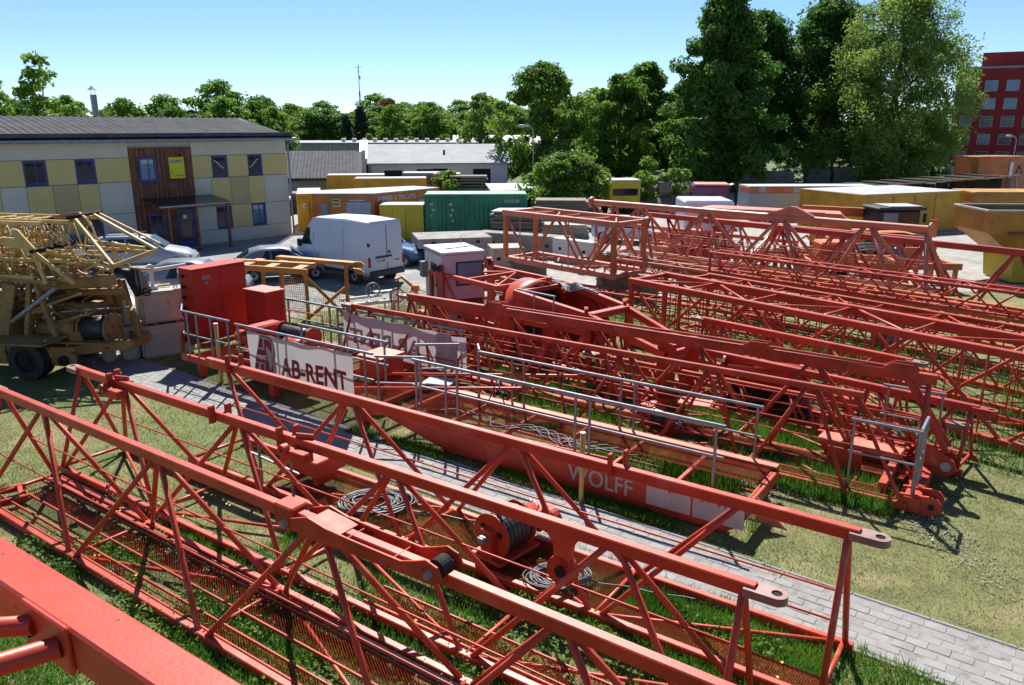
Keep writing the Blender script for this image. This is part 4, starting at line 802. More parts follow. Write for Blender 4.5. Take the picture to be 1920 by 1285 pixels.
# ------------------------------------------------------------------ office building
ob = thing('office_building', 'two storey office with cream and yellow render squares, cedar entrance and grey sheet roof', 'building', (-13.66, 48.45, 0), 48.6)
OL = 24.0
box(ob, 'wall', (-OL/2, 5.2, 2.9), (OL, 10.4, 5.8), PLASL, bev=.0)
def fpan(x0, x1, z0, z1, m, pr_=.11): box(ob, 'render_panel', ((x0+x1)/2, -pr_/2, (z0+z1)/2), (x1-x0-.02, pr_, z1-z0-.02), m, bev=.004)
def win(x0, x1, z0, z1, g=GLASS):
    cx, cz, ww, hh = (x0+x1)/2, (z0+z1)/2, x1-x0, z1-z0
    w_ = bpy.data.objects.new('window', None); C.objects.link(w_); w_.location = (cx, -.02, cz); w_.parent = ob
    box(w_, 'pane', (0, .0, 0), (ww-.16, .02, hh-.22), g, bev=0)
    for dx, dz, a, b in ((-ww/2+.04, 0, .09, hh), (ww/2-.05, 0, .11, hh), (0, hh/2-.05, ww-.2, .1), (0, -hh/2+.07, ww-.2, .14), (0.05, 0, .05, hh-.2)): box(w_, 'frame', (dx, -.012, dz), (a, .05, b), BLUE, bev=.004)
    box(w_, 'sill', (0, -.07, -hh/2-.0), (ww-.02, .16, .03), BLUE, bev=.004)
    box(w_, 'blind', (0, -.013, hh*.32), (ww-.3, .006, hh*.12+.1*((cx*7) % 1)), SHUT if g is GLASSL else DARK, bev=0)
    return w_
Y_, B_, P_, W_ = PLASY, PLASB, PLASL, PLASW
fpan(-OL, -9.36, 4.9, 5.72, W_); fpan(-5.99, -.02, 4.9, 5.72, W_)
wx = [(-22.2, -21.2), (-18.6, -17.65), (-16.45, -15.5), (-14.3, -13.3), (-12.0, -11.05), (-4.85, -3.9), (-2.62, -1.7)]
gaps = [(-OL, -22.2), (-21.2, -18.6), (-17.65, -16.45), (-15.5, -14.3), (-13.3, -12.0), (-11.05, -9.36), (-5.99, -4.85), (-3.9, -2.62), (-1.7, -.02)]
for a, b in wx: win(a, b, 3.7, 4.88)
for a, b in gaps: fpan(a, b, 3.69, 4.89, Y_)
mid = [(-OL, -18.6, P_), (-18.6, -17.4, Y_), (-17.4, -16.3, B_), (-16.3, -15.4, Y_), (-15.4, -14.3, P_), (-14.3, -13.15, Y_), (-13.15, -12.0, B_), (-12.0, -11.0, Y_), (-11.0, -9.36, P_), (-5.99, -4.98, P_), (-4.98, -3.82, Y_), (-3.82, -2.66, B_), (-2.66, -1.66, Y_), (-1.66, -.02, P_)]
for a, b, m in mid: fpan(a, b, 2.1, 3.67, m)
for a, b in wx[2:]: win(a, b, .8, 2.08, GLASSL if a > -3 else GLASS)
for a, b, m in ((-OL, -16.45, P_), (-15.5, -14.3, P_), (-13.3, -12.0, Y_), (-11.05, -9.36, P_), (-5.99, -4.85, P_), (-3.9, -2.62, Y_), (-1.7, -.02, P_)): fpan(a, b, .79, 2.09, m)
fpan(-OL, -9.36, .0, .78, P_); fpan(-5.99, -.02, .0, .78, P_)
for x0 in (-4.7, -2.5):        # curved decal on the panes
    V = [(x0+.6*t_, 4.62-.45*(3*t_*t_-2*t_**3)) for t_ in [i/8 for i in range(9)]]
    polyline(ob, 'window_decal', [(x if x0 < -4 else 2*x0+.6-x, -.045, z) for x, z in V], .028, WHITE)
# cedar entrance, boards with shadow gaps
cd = box(ob, 'cedar_wall', (-7.68, -.08, 2.69), (3.36, .16, 5.37), CEDAR, bev=0)
for i in range(28): box(cd, 'board', (-1.62+i*.12, -.075-.006*(i % 3), 0), (.106, .03, 5.35), CEDARS[(i*7+i//3) % 3], bev=.003)
w_ = win(-8.95, -8.05, 3.62, 4.9, GLASSL); w_.location.y = -.215
w_ = win(-8.75, -7.95, .75, 1.95); w_.location.y = -.215
dr = box(ob, 'door', (-6.75, -.22, 1.05), (.95, .06, 2.1), BLUE); box(dr, 'door_glass', (-.02, -.035, .1), (.62, .012, 1.6), GLASS, bev=0); tube(dr, 'door_handle', (.38, -.06, -.2), (.38, -.06, .3), .02, GALV, 6); box(dr, 'notice', (-.05, -.045, .62), (.2, .006, .2), WHITE, bev=0)
sg = box(ob, 'sign_board', (-6.93, -.23, 4.30), (.84, .04, 1.14), SIGNY, bev=.006)
text(sg, 'lettering', 'BAUMERS', Matrix.Translation((-.37, -.022, .28)) @ UPR, .185, INKT, .006, sx=.86)
for i in range(9):
    if i not in (4,): box(sg, 'small_print', (-.05+i*.048, -.023, -.40), (.03, .004, .05), INKK, bev=0)
box(sg, 'small_mark', (-.28, -.023, -.25), (.06, .004, .06), INKK, bev=0); box(sg, 'small_mark', (-.30, -.023, -.13), (.03, .004, .1), OCHRE, bev=0)
tube(sg, 'sign_lamp', (.1, -.15, .66), (.22, -.15, .66), .05, DARK); box(sg, 'frame', (0, .0, -.59), (.9, .06, .05), DARK)
cn = box(ob, 'canopy', (-7.0, -1.1, 2.62), (4.0, 2.1, .04), GLASS, rx=8, bev=0); box(cn, 'gutter', (0, -1.06, -.02), (4.05, .07, .08), GALV)
for x in (-8.5, -7.0, -5.2): beam(ob, 'canopy_post', (x, -2.0, 0), (x, -2.0, 2.38), .14, .14, CEDAR)
beam(ob, 'canopy_beam', (-8.9, -2.0, 2.40), (-4.98, -2.0, 2.40), .1, .14, CEDAR)
# roof: corrugated sheets, each course its own part
def roofcourse(x0, x1, y0, z0, y1, z1, m, p, pitch=.36, amp=.035, name='roof_sheet'):
    V = []; F = []; n = int((x1-x0)/pitch*4)
    for i in range(n+1):
        x = x0+(x1-x0)*i/n; d = amp*math.sin(2*math.pi*i/4)
        for y, z in ((y0, z0), (y1, z1)): V.append((x, y, z+d))
    for i in range(n): F.append([2*i, 2*i+2, 2*i+3, 2*i+1])
    return link(name, pyd(name, V, F, m), p)
rf = box(ob, 'roof', (-OL/2+.1, 4.9, 6.02), (OL+.5, 10.6, .2), SLATE, bev=0)
for k in range(4):
    ya, yb_ = -.45+k*1.42, -.45+(k+1)*1.42+.1; za, zb_ = 5.80+.205*(ya+.45)+.03*k*0, 5.80+.205*(yb_+.45)
    for j in range(11):
        x0 = -OL-.2+j*2.25
        o = roofcourse(x0, min(x0+2.27, .45), ya, za+.012*(3-k), yb_, zb_+.012*(3-k), SLATE, rf); o.location = (OL/2-.1, -4.9, -6.02)
    if k < 4: pass
for k in range(4):
    ya, yb_ = 10.6-k*1.3, 10.6-(k+1)*1.3; za, zb_ = 5.85+.22*(10.6-ya), 5.85+.22*(10.6-yb_); o = roofcourse(-OL-.2, .45, ya, za, yb_, zb_, SLATE, rf); o.location = (OL/2-.1, -4.9, -6.02)
plate(rf, 'gable', [(-5.3, -.2), (5.4, -.2), (.35, .93), (.2, .93)], .1, PLASW, Matrix.Translation((OL/2-.15, 0, 0)) @ Matrix.Rotation(R(90), 4, 'Z'))
tube(ob, 'gutter', (-OL-.2, -.5, 5.74), (.4, -.5, 5.74), .085, GALV, 10); tube(ob, 'downpipe', (.08, -.16, 5.5), (.08, -.16, .1), .06, GALV); tube(ob, 'downpipe', (.3, -.48, 5.7), (.08, -.16, 5.45), .06, GALV); box(ob, 'fascia', (-OL/2, -.34, 5.77), (OL+.4, .05, .14), CEDAR, bev=0)
ch = thing('flue', 'tall steel flue pipe with a conical cap above the office roof', 'chimney', (-26.6, 52.0, 0)); tube(ch, 'pipe', (0, 0, 0), (0, 0, 8.4), .19, STEEL, 14)
tube(ch, 'cap_stay', (.12, 0, 8.4), (.12, 0, 8.7), .015, STEEL); tube(ch, 'cap_stay', (-.12, 0, 8.4), (-.12, 0, 8.7), .015, STEEL)
V = [(0, 0, 8.98)]+[(.33*math.cos(2*math.pi*i/14), .33*math.sin(2*math.pi*i/14), 8.7) for i in range(14)]; link('cap', pyd('cap', V, [[0, 1+i, 1+(i+1) % 14] for i in range(14)]+[list(range(14, 0, -1))], TARP), ch)
# ------------------------------------------------------------------ generic far buildings
def hall(name, label, loc, deg, L, W, he, hr, mw, mr, ov=.4, wins=(), cat='building', sheets=0):
    t = thing(name, label, cat, loc, deg); box(t, 'wall', (L/2, W/2, he/2), (L, W, he), mw, bev=0)
    for s, y0 in ((1, -ov), (-1, W+ov)):
        V = [(-ov, y0, he-.02), (L+ov, y0, he-.02), (L+ov, W/2, hr), (-ov, W/2, hr), (-ov, y0, he+.14), (L+ov, y0, he+.14), (L+ov, W/2, hr+.16), (-ov, W/2, hr+.16)]
        F = [[0, 1, 5, 4], [1, 2, 6, 5], [2, 3, 7, 6], [3, 0, 4, 7], [4, 5, 6, 7], [3, 2, 1, 0]]
        r_ = link('roof', pyd('roof', V, F, mr), t)
        if sheets and s == 1:
            for k in range(sheets):
                for j in range(int((L+2*ov)/1.3)):
                    x0 = -ov+j*1.3; f0, f1 = k/sheets, (k+1)/sheets+.02
                    roofcourse(x0, x0+1.32, y0+(W/2-y0)*f0, he+.19+(hr-he)*f0+.015*(sheets-k), y0+(W/2-y0)*f1, he+.19+(hr-he)*f1+.015*(sheets-k), mr, r_, .33, .03)
    for e in (0, L): link('gable', pyd('gable', [(e, 0, he), (e, W, he), (e, W/2, hr)], [[0, 1, 2]], mw), t)
    for x, z, a, b in wins:
        w_ = box(t, 'window', (x, -.02, z), (a, .06, b), WHITE, bev=0); box(w_, 'pane', (0, -.035, 0), (a*.86, .01, b*.86), GLASS, bev=0)
    return t
gh = hall('low_hall', 'long white hall with a wide plain grey roof', (-14.3, 81.2, 0), 9, 14.0, 11, 2.75, 4.5, WHITEW, GREYROOF, .5)
for x, z, a, b in ((2.2, 1.2, 1.8, 1.9), (5.4, 1.3, 1.6, 1.9), (7.0, 1.2, 1.5, 2.2), (11.3, 1.2, 1.8, 2.1)): box(gh, 'door', (x, -.03, z), (a, .06, b), DARK, bev=0)
box(gh, 'parapet_wall', (-.7, 4.4, 2.1), (.4, 10.6, 4.2), WHITEW); plate(gh, 'parapet_cap', [(-1.0, 3.1), (4.9, 4.9), (5.2, 5.1), (-1.0, 3.4)], .8, WHITE, Matrix.Translation((-.75, 0, 0)) @ Matrix.Rotation(R(90), 4, 'Z'))
tube(gh, 'vent_pipe', (7.6, 2.4, 3.2), (7.6, 2.4, 4.1), .12, DARK)
hall('shed', 'low shed with a dark corrugated sheet roof beside the office', (-22.8, 72.0, 0), 10, 8.6, 11, 1.7, 3.95, CONCD, SLATE, .5, sheets=4)
lb = hall('long_shed', 'long grey walled shed with a row of roof vents in the distance', (-34, 118, 0), 4, 34, 12, 4.1, 4.3, GREYW, GREYROOF, .3)
for i in range(16): tube(lb, 'roof_vent', (9+i*1.55, 2, 4.3), (9+i*1.55, 2, 4.85), .3, WHITE, 8)
for i in range(16): box(lb, 'wall_rib', (1+i*2.1, -.05, 2.0), (.12, .1, 4.0), WHITEW, bev=0)
hall('white_roofed_shed', 'distant low shed with a bright white roof', (-9, 128, 0), 3, 20, 14, 3.4, 5.0, GREYW, TARP, .5)
hall('house', 'small distant house with a reddish brown roof among trees', (-46, 185, 0), 25, 12, 9, 5.2, 9.4, GREYW, mat('brown tiles', (.22, .10, .06), .9), .5, [(3, 3.6, 1.2, 1.2), (7, 3.6, 1.2, 1.2)])
hall('house', 'pale distant house with grey walls behind the round tree', (9.5, 112, 0), 8, 7.5, 8, 4.6, 5.6, GREYW, TARP, .4, [(2, 3, 1, 1.4), (5, 3, 1, 1.4)])
hall('garage', 'low grey garage with dark doors beyond the hall', (1.2, 92, 0), 0, 8, 6, 2.6, 3.6, GREYW, GREYROOF, .3)
# red office block
rb_ = thing('office_block', 'tall dark red office block with rows of square windows', 'building', (57.9, 107, 0), -30); rb_.scale = (1, 1, .9)
box(rb_, 'wall', (10, 8, 7.6), (20, 16, 15.2), BRICKR, bev=0); box(rb_, 'roof_parapet', (10, 8, 15.3), (20.2, 16.2, .3), GREYROOF, bev=0); box(rb_, 'penthouse', (9, 7, 16.4), (13, 9, 2.2), BRICKR, bev=0); box(rb_, 'plinth', (10, -.05, .8), (20, .2, 1.6), GREYW, bev=0)
for r_ in range(5):
    for c_ in range(8):
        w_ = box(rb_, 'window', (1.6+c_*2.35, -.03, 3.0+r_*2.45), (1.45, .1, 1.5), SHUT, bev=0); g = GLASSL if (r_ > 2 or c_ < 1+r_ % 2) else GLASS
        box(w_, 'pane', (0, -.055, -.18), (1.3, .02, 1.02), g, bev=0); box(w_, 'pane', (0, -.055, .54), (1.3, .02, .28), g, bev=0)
am = thing('antenna_mast', 'thin lattice antenna mast rising above the far trees', 'antenna', (-33.5, 180, 0))
for k in range(3): tube(am, 'leg', (.5*math.cos(2.1*k), .5*math.sin(2.1*k), 0), (.12*math.cos(2.1*k), .12*math.sin(2.1*k), 14), .07, GALV, 6)
tube(am, 'mast', (0, 0, 13), (0, 0, 19.5), .09, GALV, 6); tube(am, 'dipole', (-.9, 0, 19), (.9, 0, 19.1), .05, GALV, 6); tube(am, 'dipole', (0, -.8, 18.2), (0, .8, 18.2), .05, GALV, 6); box(am, 'antenna_panel', (.2, -.1, 16.9), (.35, .35, .7), WHITE)
for i in range(8): tube(am, 'lattice_bar', (.45-.03*i, 0, 1.5*i), (-.25+.02*i, .35, 1.5*i+1.5), .035, GALV, 5)
def lamp(loc, h, deg, lab):
    t = thing('street_lamp', lab, 'street lamp', loc, deg); polyline(t, 'pole', [(0, 0, 0), (0, 0, h*.9), (-.05, 0, h*.96), (-.3, 0, h*.995), (-.7, 0, h)], .055, GALV, 8)
    bm = bmesh.new(); bmesh.ops.create_uvsphere(bm, u_segments=10, v_segments=6, radius=.5); bmesh.ops.scale(bm, vec=(.8, .34, .26), verts=bm.verts); me = bpy.data.meshes.new('lamp_head'); bm.to_mesh(me); bm.free(); me.materials.append(TARP); link('lamp_head', me, t, Matrix.Translation((-1.0, 0, h+.02))); return t
lamp((1.85, 70, 0), 6.5, 0, 'grey street lamp with curved arm beside the round tree'); lamp((47.5, 76, 0), 5.6, 20, 'street lamp in front of the red office block')
for x, y in ((52.5, 80), (54.9, 78)): f = thing('flag_pole', 'thin white flag pole in front of the red office block', 'pole', (x, y, 0), 0, 'flag poles by the red office block'); tube(f, 'pole', (0, 0, 0), (0, 0, 6.3), .06, WHITE, 8); tube(f, 'finial', (0, 0, 6.3), (0, 0, 6.4), .09, WHITE, 8)
# ------------------------------------------------------------------ containers
def container(name, label, loc, deg, L, W, H, m, roof=None, doors=None, corr=True, cat='container', group=None):
    t = thing(name, label, cat, loc, deg, group)
    for x in (.07, L-.07):
        for y in (.07, W-.07): beam(t, 'corner_post', (x, y, 0), (x, y, H), .14, .14, m)
    for y in (.06, W-.06):
        for z in (.08, H-.06): beam(t, 'side_rail', (.14, y, z), (L-.14, y, z), .11, .14, m)
    for x in (.06, L-.06):
        for z in (.08, H-.06): beam(t, 'end_rail', (x, .14, z), (x, W-.14, z), .11, .14, m)
    for x in (.09, L-.09):
        for y in (.08, W-.08):
            for z in (.07, H-.05): box(t, 'corner_casting', (x, y, z), (.2, .19, .16), m, bev=.01)
    def corrug(a, b, n_):
        a = Vector(a); b = Vector(b); d = (b-a); Ln = d.length; d.normalize(); nn = Vector((d.y, -d.x, 0)); V = []; F = []; k = int(Ln/.07); prof_ = (0, 0, .03, .03)
        for i in range(k+1):
            q = a+d*Ln*i/k+nn*(prof_[i % 4] if corr else 0)
            V += [(q.x, q.y, .14), (q.x, q.y, H-.12)]
        for i in range(k): F.append([2*i, 2*i+2, 2*i+3, 2*i+1])
        return link(n_, pyd(n_, V, F, m), t)
    corrug((.14, .05, 0), (L-.14, .05, 0), 'side_panel'); corrug((L-.14, W-.05, 0), (.14, W-.05, 0), 'side_panel'); corrug((L-.05, .14, 0), (L-.05, W-.14, 0), 'end_panel')
    box(t, 'roof', (L/2, W/2, H+.012), (L-.06, W-.06, .05), roof or m); box(t, 'floor', (L/2, W/2, .1), (L-.1, W-.1, .12), DARK)
    if doors:
        for s in (0, 1):
            d_ = box(t, 'door', (.045, W*.26+s*W*.48, H/2), (.06, W*.46, H-.26), m, bev=.006)
            for q in (-.25, .25): tube(d_, 'lock_rod', (-.05, q*W*.5, -H*.42), (-.05, q*W*.5, H*.42), .018, GALV, 6)
            box(d_, 'hinge_label', (-.034, 0, .1), (.006, .22, .3), INKW, bev=0)
    else: corrug((.05, W-.14, 0), (.05, .14, 0), 'end_panel')
    return t
# small yellow container by the office corner
k1 = container('site_container', 'narrow yellow site container beside the office corner', (-13.6, 49.9, 0), 14, 1.55, 5, 2.33, CYEL, TARP)
d_ = box(k1, 'door', (.45, -.005, 1.1), (.6, .05, 1.9), CYEL, bev=.006); box(d_, 'warning_label', (.02, -.03, .5), (.22, .006, .28), WHITE, bev=0); plate(d_, 'label_mark', [(-.06, .42), (.1, .42), (.1, .6)], .004, RED, Matrix.Translation((.02, -.036, 0)), 0)
box(k1, 'fuse_box', (1.12, -.06, 1.35), (.3, .1, .42), TARP)
# orange office container
k2 = thing('site_office', 'orange corrugated site office with roller shutters and white lettering', 'container', (-8.3, 47.35, 0), 0)
PL = [(-3.6, -.05), (0, 0), (3.5, 4.75), (1.6, 6.2), (-3.6, 2.5)]
bm = bmesh.new(); vv = [bm.verts.new((x, y, .12)) for x, y in PL]; f_ = bm.faces.new(vv); r_ = bmesh.ops.extrude_face_region(bm, geom=[f_]); bmesh.ops.translate(bm, vec=(0, 0, 2.40), verts=[e for e in r_['geom'] if isinstance(e, bmesh.types.BMVert)]); bmesh.ops.recalc_face_normals(bm, faces=bm.faces)
me = bpy.data.meshes.new('wall'); bm.to_mesh(me); bm.free(); me.materials.append(CORG); link('wall', me, k2)
link('roof', pyd('roof', [(x*1.01, y*1.01, z) for z in (2.53, 2.60) for x, y in PL], [[4, 3, 2, 1, 0], [5, 6, 7, 8, 9]]+[[i, (i+1) % 5, 5+(i+1) % 5, 5+i] for i in range(5)], TARP), k2)
beam(k2, 'base_rail', (-3.6, -.05, .06), (0, 0, .06), .1, .12, DARK); beam(k2, 'base_rail', (0, 0, .06), (3.5, 4.75, .06), .1, .12, DARK)
for i in range(34):
    x = -3.55+i*.105
    if not (-1.62 < x < -.12) and not (-3.3 < x < -2.75): box(k2, 'wall_rib', (x, -.05+.014*(x+3.6), 1.3), (.05, .03, 2.3), CORG, bev=.006)
for x in (-3.58, -1.75, -.02): box(k2, 'corner_post', (x, -.04+.014*(x+3.6), 1.3), (.13, .1, 2.5), CORG)
d_ = box(k2, 'door', (-3.0, -.06, 1.1), (.6, .06, 1.95), CORG); box(d_, 'door_pane', (0.05, -.035, .1), (.34, .01, 1.5), GLASSL, bev=0)
nb = box(k2, 'notice_board', (-2.2, -.075, 2.05), (.5, .03, .5), PLASY, bev=0); [box(nb, 'notice_print', (-.02, -.018, .12-.2*i), (.36, .004, .08), INKK, bev=0) for i in range(2)]
st = box(k2, 'window_shutter', (-.9, -.045, 1.28), (1.5, .05, 1.62), GALV, bev=0); [box(st, 'shutter_slat', (-.48+.48*j, -.03, -.72+.13*i), (.46, .02, .118), SHUT, bev=.004) for i in range(12) for j in range(3)]
box(k2, 'shutter_cover', (-.95, -.075, 2.2), (.95, .06, .06), WHITE)
LA = math.atan2(4.75, 3.5); LD = Vector((math.cos(LA), math.sin(LA), 0)); LM = Matrix.Rotation(LA, 4, 'Z')
text(k2, 'lettering', 'WIEMER & TRACHTE', Matrix.Translation(LD*.3+Vector((.02, -.02, 2.10))) @ LM @ UPR, .40, INKW, .02, sx=.9)
s2 = link('window_shutter', boxmesh((1.75, .05, 1.5), GALV, 0), k2, Matrix.Translation(LD*4.7+Vector((.012, -.01, 1.25))) @ LM); [box(s2, 'shutter_slat', (-.57+.57*j, -.03, -.66+.13*i), (.55, .02, .118), SHUT, bev=.004) for i in range(11) for j in range(3)]
# lemon yellow steel box
k3 = container('tool_box', 'lemon yellow steel tool box in front of the orange site office', (-7.75, 46.1, 0), -6, 2.55, 1.9, 2.0, LYEL, TARP, corr=False)
for x in (.75, 1.5): box(k3, 'seam', (x, .04, 1.0), (.015, .02, 1.7), DARK, bev=0)
for x in (.3, .95): box(k3, 'hatch', (x, .035, 1.45), (.5, .02, .3), LYEL)
k3.rotation_euler[2] = R(2)
# green container: door end at the left, long side to the right
k4 = container('shipping_container', 'green corrugated shipping container with white markings', (-5.15, 46.4, 0), 2, 6.06, 2.44, 2.59, CGRN)
for s in (0, 1):
    d_ = box(k4, 'door', (.55+s*.95, .02, 1.28), (.9, .05, 2.3), CGRN, bev=.006)
    for q in (-.25, .25): tube(d_, 'lock_rod', (q, -.05, -1.1), (q, -.05, 1.1), .018, CGRN, 6)
    for q in range(3+s): box(d_, 'marking', (-.15+.12*(q % 2)+.2*s, -.03, .75-.32*q), (.2-.04*q % .1, .006, .12), INKW, bev=0)
for i in range(7): box(k4, 'marking', (4.75+i*.14-(.05 if i > 5 else 0), .012, 2.2), (.07, .006, .2), INKW, bev=0)
box(k4, 'worn_patch', (3.0, .012, .75), (1.0, .006, .8), CGRN, bev=0)
# yellow containers behind and on the right
container('site_container', 'yellow site container with a white notice in the back row', (-13.2, 66.5, 0), 6, 6, 2.4, 2.25, CYEL, TARP); tag(box(None, 'notice', (-12.1, 66.5, 1.15), (.5, .03, .8), WHITE, rz=6, bev=0), 'white paper notice on the yellow container in the back row', 'notice')
container('site_container', 'yellow site container farther back on the left of the row', (-16.2, 69.5, 0), 8, 5, 2.4, 2.35, CYEL, TARP); container('site_container', 'small yellow container between the timber stacks', (-7.2, 72.5, 0), 0, 2.4, 2.4, 2.3, CYEL, TARP)
container('site_container', 'short yellow container beside the truck trailer', (23.0, 53.5, 0), -4, 2.4, 5.5, 2.05, LYEL, TARP)
k5 = container('site_container', 'ochre site container with a pale flat roof behind the black cab', (21.3, 47.8, 0), 22, 8.4, 5.5, 2.45, CYEL, TARP, corr=False)
for x in (2.4, 4.2, 6.0): box(k5, 'panel_seam', (x, .03, 1.2), (.08, .02, 2.1), OCHRE, bev=0)
container('site_container', 'long ochre container above the yellow hopper', (29.5, 50.5, 0), -3, 9, 3, 2.4, OCHRE, OCHRE, corr=False)
k6 = container('kiosk_container', 'orange container cabin with a painted end panel', (38.6, 66.2, .0), 6, 4.6, 3, 4.05, CORG, CORG, corr=False)
pp = box(k6, 'painted_panel', (3.65, .02, 2.1), (1.75, .04, 3.7), PCAN, bev=0); polyline(pp, 'painted_stroke', [(-.1, -.03, -1.5), (.0, -.03, -.4), (-.25, -.03, .5), (0, -.03, 1.2), (.3, -.03, .8), (.1, -.03, .3)], .09, CONC); box(pp, 'poster', (-.68, -.03, .9), (.3, .01, 1.2), WHITE, bev=0)
lad = thing('ladder', 'orange ladder leaning on the orange container cabin', 'ladder', (39.9, 65.8, 0), 6)
for s in (-.25, .25): tube(lad, 'rail', (s, 0, 0), (s, .35, 1.9), .03, CORG)
for i in range(5): tube(lad, 'rung', (-.25, .06+.06*i, .3+.32*i), (.25, .06+.06*i, .3+.32*i), .02, CORG, 6)
tag(box(None, 'plank', (41.2, 65.95, 1.2), (.3, .06, 2.4), WOOD, rz=6, rx=-6, ry=8), 'grey plank leaning beside the orange ladder', 'plank')
# ------------------------------------------------------------------ stacks of boards and formwork
def stack(name, label, loc, deg, L, W, n, th, m, jit=.08, cat='stack', gap=.02, group=None, top=None):
    t = thing(name, label, cat, loc, deg, group); r_ = random.Random(int(loc[0]*13+loc[1]*7+n))
    for i in range(n):
        mm = top if (top and i == n-1) else m
        box(t, 'board', (r_.uniform(-jit, jit), r_.uniform(-jit, jit), th/2+i*(th+gap)), (L*r_.uniform(.96, 1.02), W*r_.uniform(.96, 1.02), th), mm, rz=r_.uniform(-1.5, 1.5), bev=.006)
        if gap > .03 and i < n-1:
            for k in (-.35, .35): box(t, 'spacer', (L*k, 0, th+i*(th+gap)+gap/2), (.1, W*.9, gap*.98), WOOD, bev=0)
    return t
stack('panel_stack', 'dark stack of formwork panels, tall one in front of the white hall', (-8.0, 74.5, 0), 3, 4.2, 2.4, 12, .18, WOOD, top=TARP)
stack('pallet_stack', 'tall stack of timber pallets beside a leafy shrub', (-3.9, 72, 0), 4, 3.4, 2, 9, .14, WOOD, gap=.12)
stack('panel_stack', 'low stack of dark formwork panels on the left of the yellow containers', (-15.2, 62.5, 0), 8, 4.5, 2.2, 8, .17, WOOD); stack('panel_stack', 'thin stack of dark panels against the office gable', (-18.3, 60, 0), 12, 3.2, 2, 7, .17, DARK, top=WHITE)
stack('board_stack', 'big stack of grey boards beside the green container', (.35, 45.2, 0), -12, 2.6, 2.4, 20, .075, WOOD, top=TARP, jit=.12)
stack('board_stack', 'flat stack of long grey boards near the lilac bush', (3.3, 52, 0), -4, 3.4, 2, 18, .085, WOOD, jit=.1); stack('board_stack', 'stack of pale boards under the lilac bush', (3.2, 47.6, 0), -6, 2.8, 1.6, 8, .08, CONC)
for i, (x, y, L_, n_) in enumerate(((17.6, 85, 4.6, 15), (22.8, 85.5, 5.2, 16), (28.0, 86, 4.4, 17), (33.2, 87, 2.4, 19), (36.0, 87.2, 2.3, 20), (38.9, 87.4, 2.6, 19), (43, 88, 4.5, 14), (51, 87, 5, 13))):
    stack('slab_stack', ('stack of grey slabs under the dark tall tree', 'stack of grey slabs in the shade by the willow')[i > 2], (x, y, 0), -5, L_, 2, n_, .09, CONCD, group=('slab stacks under the tall tree', 'slab stacks by the willow')[i > 2])
sl_ = thing('lean_to', 'dark timber lean-to with a ragged pale roof edge', 'shed', (31.5, 63, 0), 4)
for i in range(9): beam(sl_, 'roof_board', (-6.5+i*1.65, -1.4, 1.85+.11*i), (-6.5+i*1.65+.1, 3.5, 1.75+.11*i), 1.62, .06, DARK); 
for i in range(10): box(sl_, 'fascia_board', (-6.3+i*1.5, -1.5, 1.84+.10*i+.04*math.sin(i*2.2)), (1.6, .05, .1), WOODN, ry=-4)
for i in range(12): box(sl_, 'wall_board', (-5+i*1.1, 0, .8+.04*i), (1.05, .08, 1.6+.08*i), DARK)
tag(slab(24.2, 56, 1.2, (.9, .5, .35), 5, 'x', WHITEW), 'small white block on the wall by the ochre container', 'concrete block'); slab(24.4, 56.2, 0, (4, 1, 1.19), 5, 'low dark concrete wall behind the ochre container')
# white sheeted flat roof left of the bush
fr = thing('flat_shelter', 'low shelter with a bright white sheet roof beside the lilac bush', 'shed', (-1.6, 62.5, 0), 8)
box(fr, 'roof', (2, 0, 1.85), (4.6, 4, .08), TARP, rx=4)
for x in (0, 4):
    for y in (-1.7, 1.7): box(fr, 'post', (x, y, .9), (.14, .14, 1.75), WOOD)
box(fr, 'wall', (2, 1.7, .85), (4, .08, 1.6), DARK)
tag(box(None, 'timber_post', (11.9, 62, 1.15), (.95, .5, 2.3), WOOD, rz=4), 'thick upright brown timber post beside the earth mound', 'post')
# ------------------------------------------------------------------ vehicles
def loft(name, st, m, p, smooth=True):
    V = []; F = []
    for x, w_, zb, zm, zt, wt in st:
        r_ = min(.14, (zt-zm)*.5)
        half = [(w_*.90, zb), (w_, zb+.14), (w_, zm), (wt+(w_-wt)*r_/max(zt-zm, .01), zt-r_), (wt-.03, zt-r_*.25), (wt-.16, zt)]
        V += [(x, y, z) for y, z in half]+[(x, -y, z) for y, z in half[::-1]]
    n = 12
    for i in range(len(st)-1):
        for k in range(n): F.append([i*n+k, (i+1)*n+k, (i+1)*n+(k+1) % n, i*n+(k+1) % n])
    F += [list(range(n)), [len(V)-1-k for k in range(n)]]
    me = pyd(name, V, F, m); bm = bmesh.new(); bm.from_mesh(me); bmesh.ops.recalc_face_normals(bm, faces=bm.faces); bm.to_mesh(me); bm.free()
    if smooth:
        for q in me.polygons: q.use_smooth = True
        try: me.set_sharp_from_angle(angle=R(32))
        except Exception: pass
    return link(name, me, p)
def carwheel(p, x, y, r, wd=.2):
    return wheel(p, (x, y, r), r, wd, 0, SILV)
def sidewin(p, pts, y, tilt, m=GLASS, name='window'):
    """pane laid on a leaning side: y at z=pts[0], tilt = inward lean per metre"""
    z0 = pts[0][1]; s = 1 if y > 0 else -1
    V = [(x, y-s*tilt*(z-z0)+s*.006, z) for x, z in pts]; V2 = [(x, v[1]-s*.015, z) for (x, z), v in zip(pts, V)]
    n = len(pts); F = [list(range(n)), list(range(2*n-1, n-1, -1))]+[[i, (i+1) % n, n+(i+1) % n, n+i] for i in range(n)]
    me = pyd(name, V+V2, F, m); bm = bmesh.new(); bm.from_mesh(me); bmesh.ops.recalc_face_normals(bm, faces=bm.faces); bm.to_mesh(me); bm.free()
    return link(name, me, p)
van = thing('delivery_van', 'tall white delivery van with closed rear doors parked by the containers', 'van', (-5.3, 32.7, 0), 141)
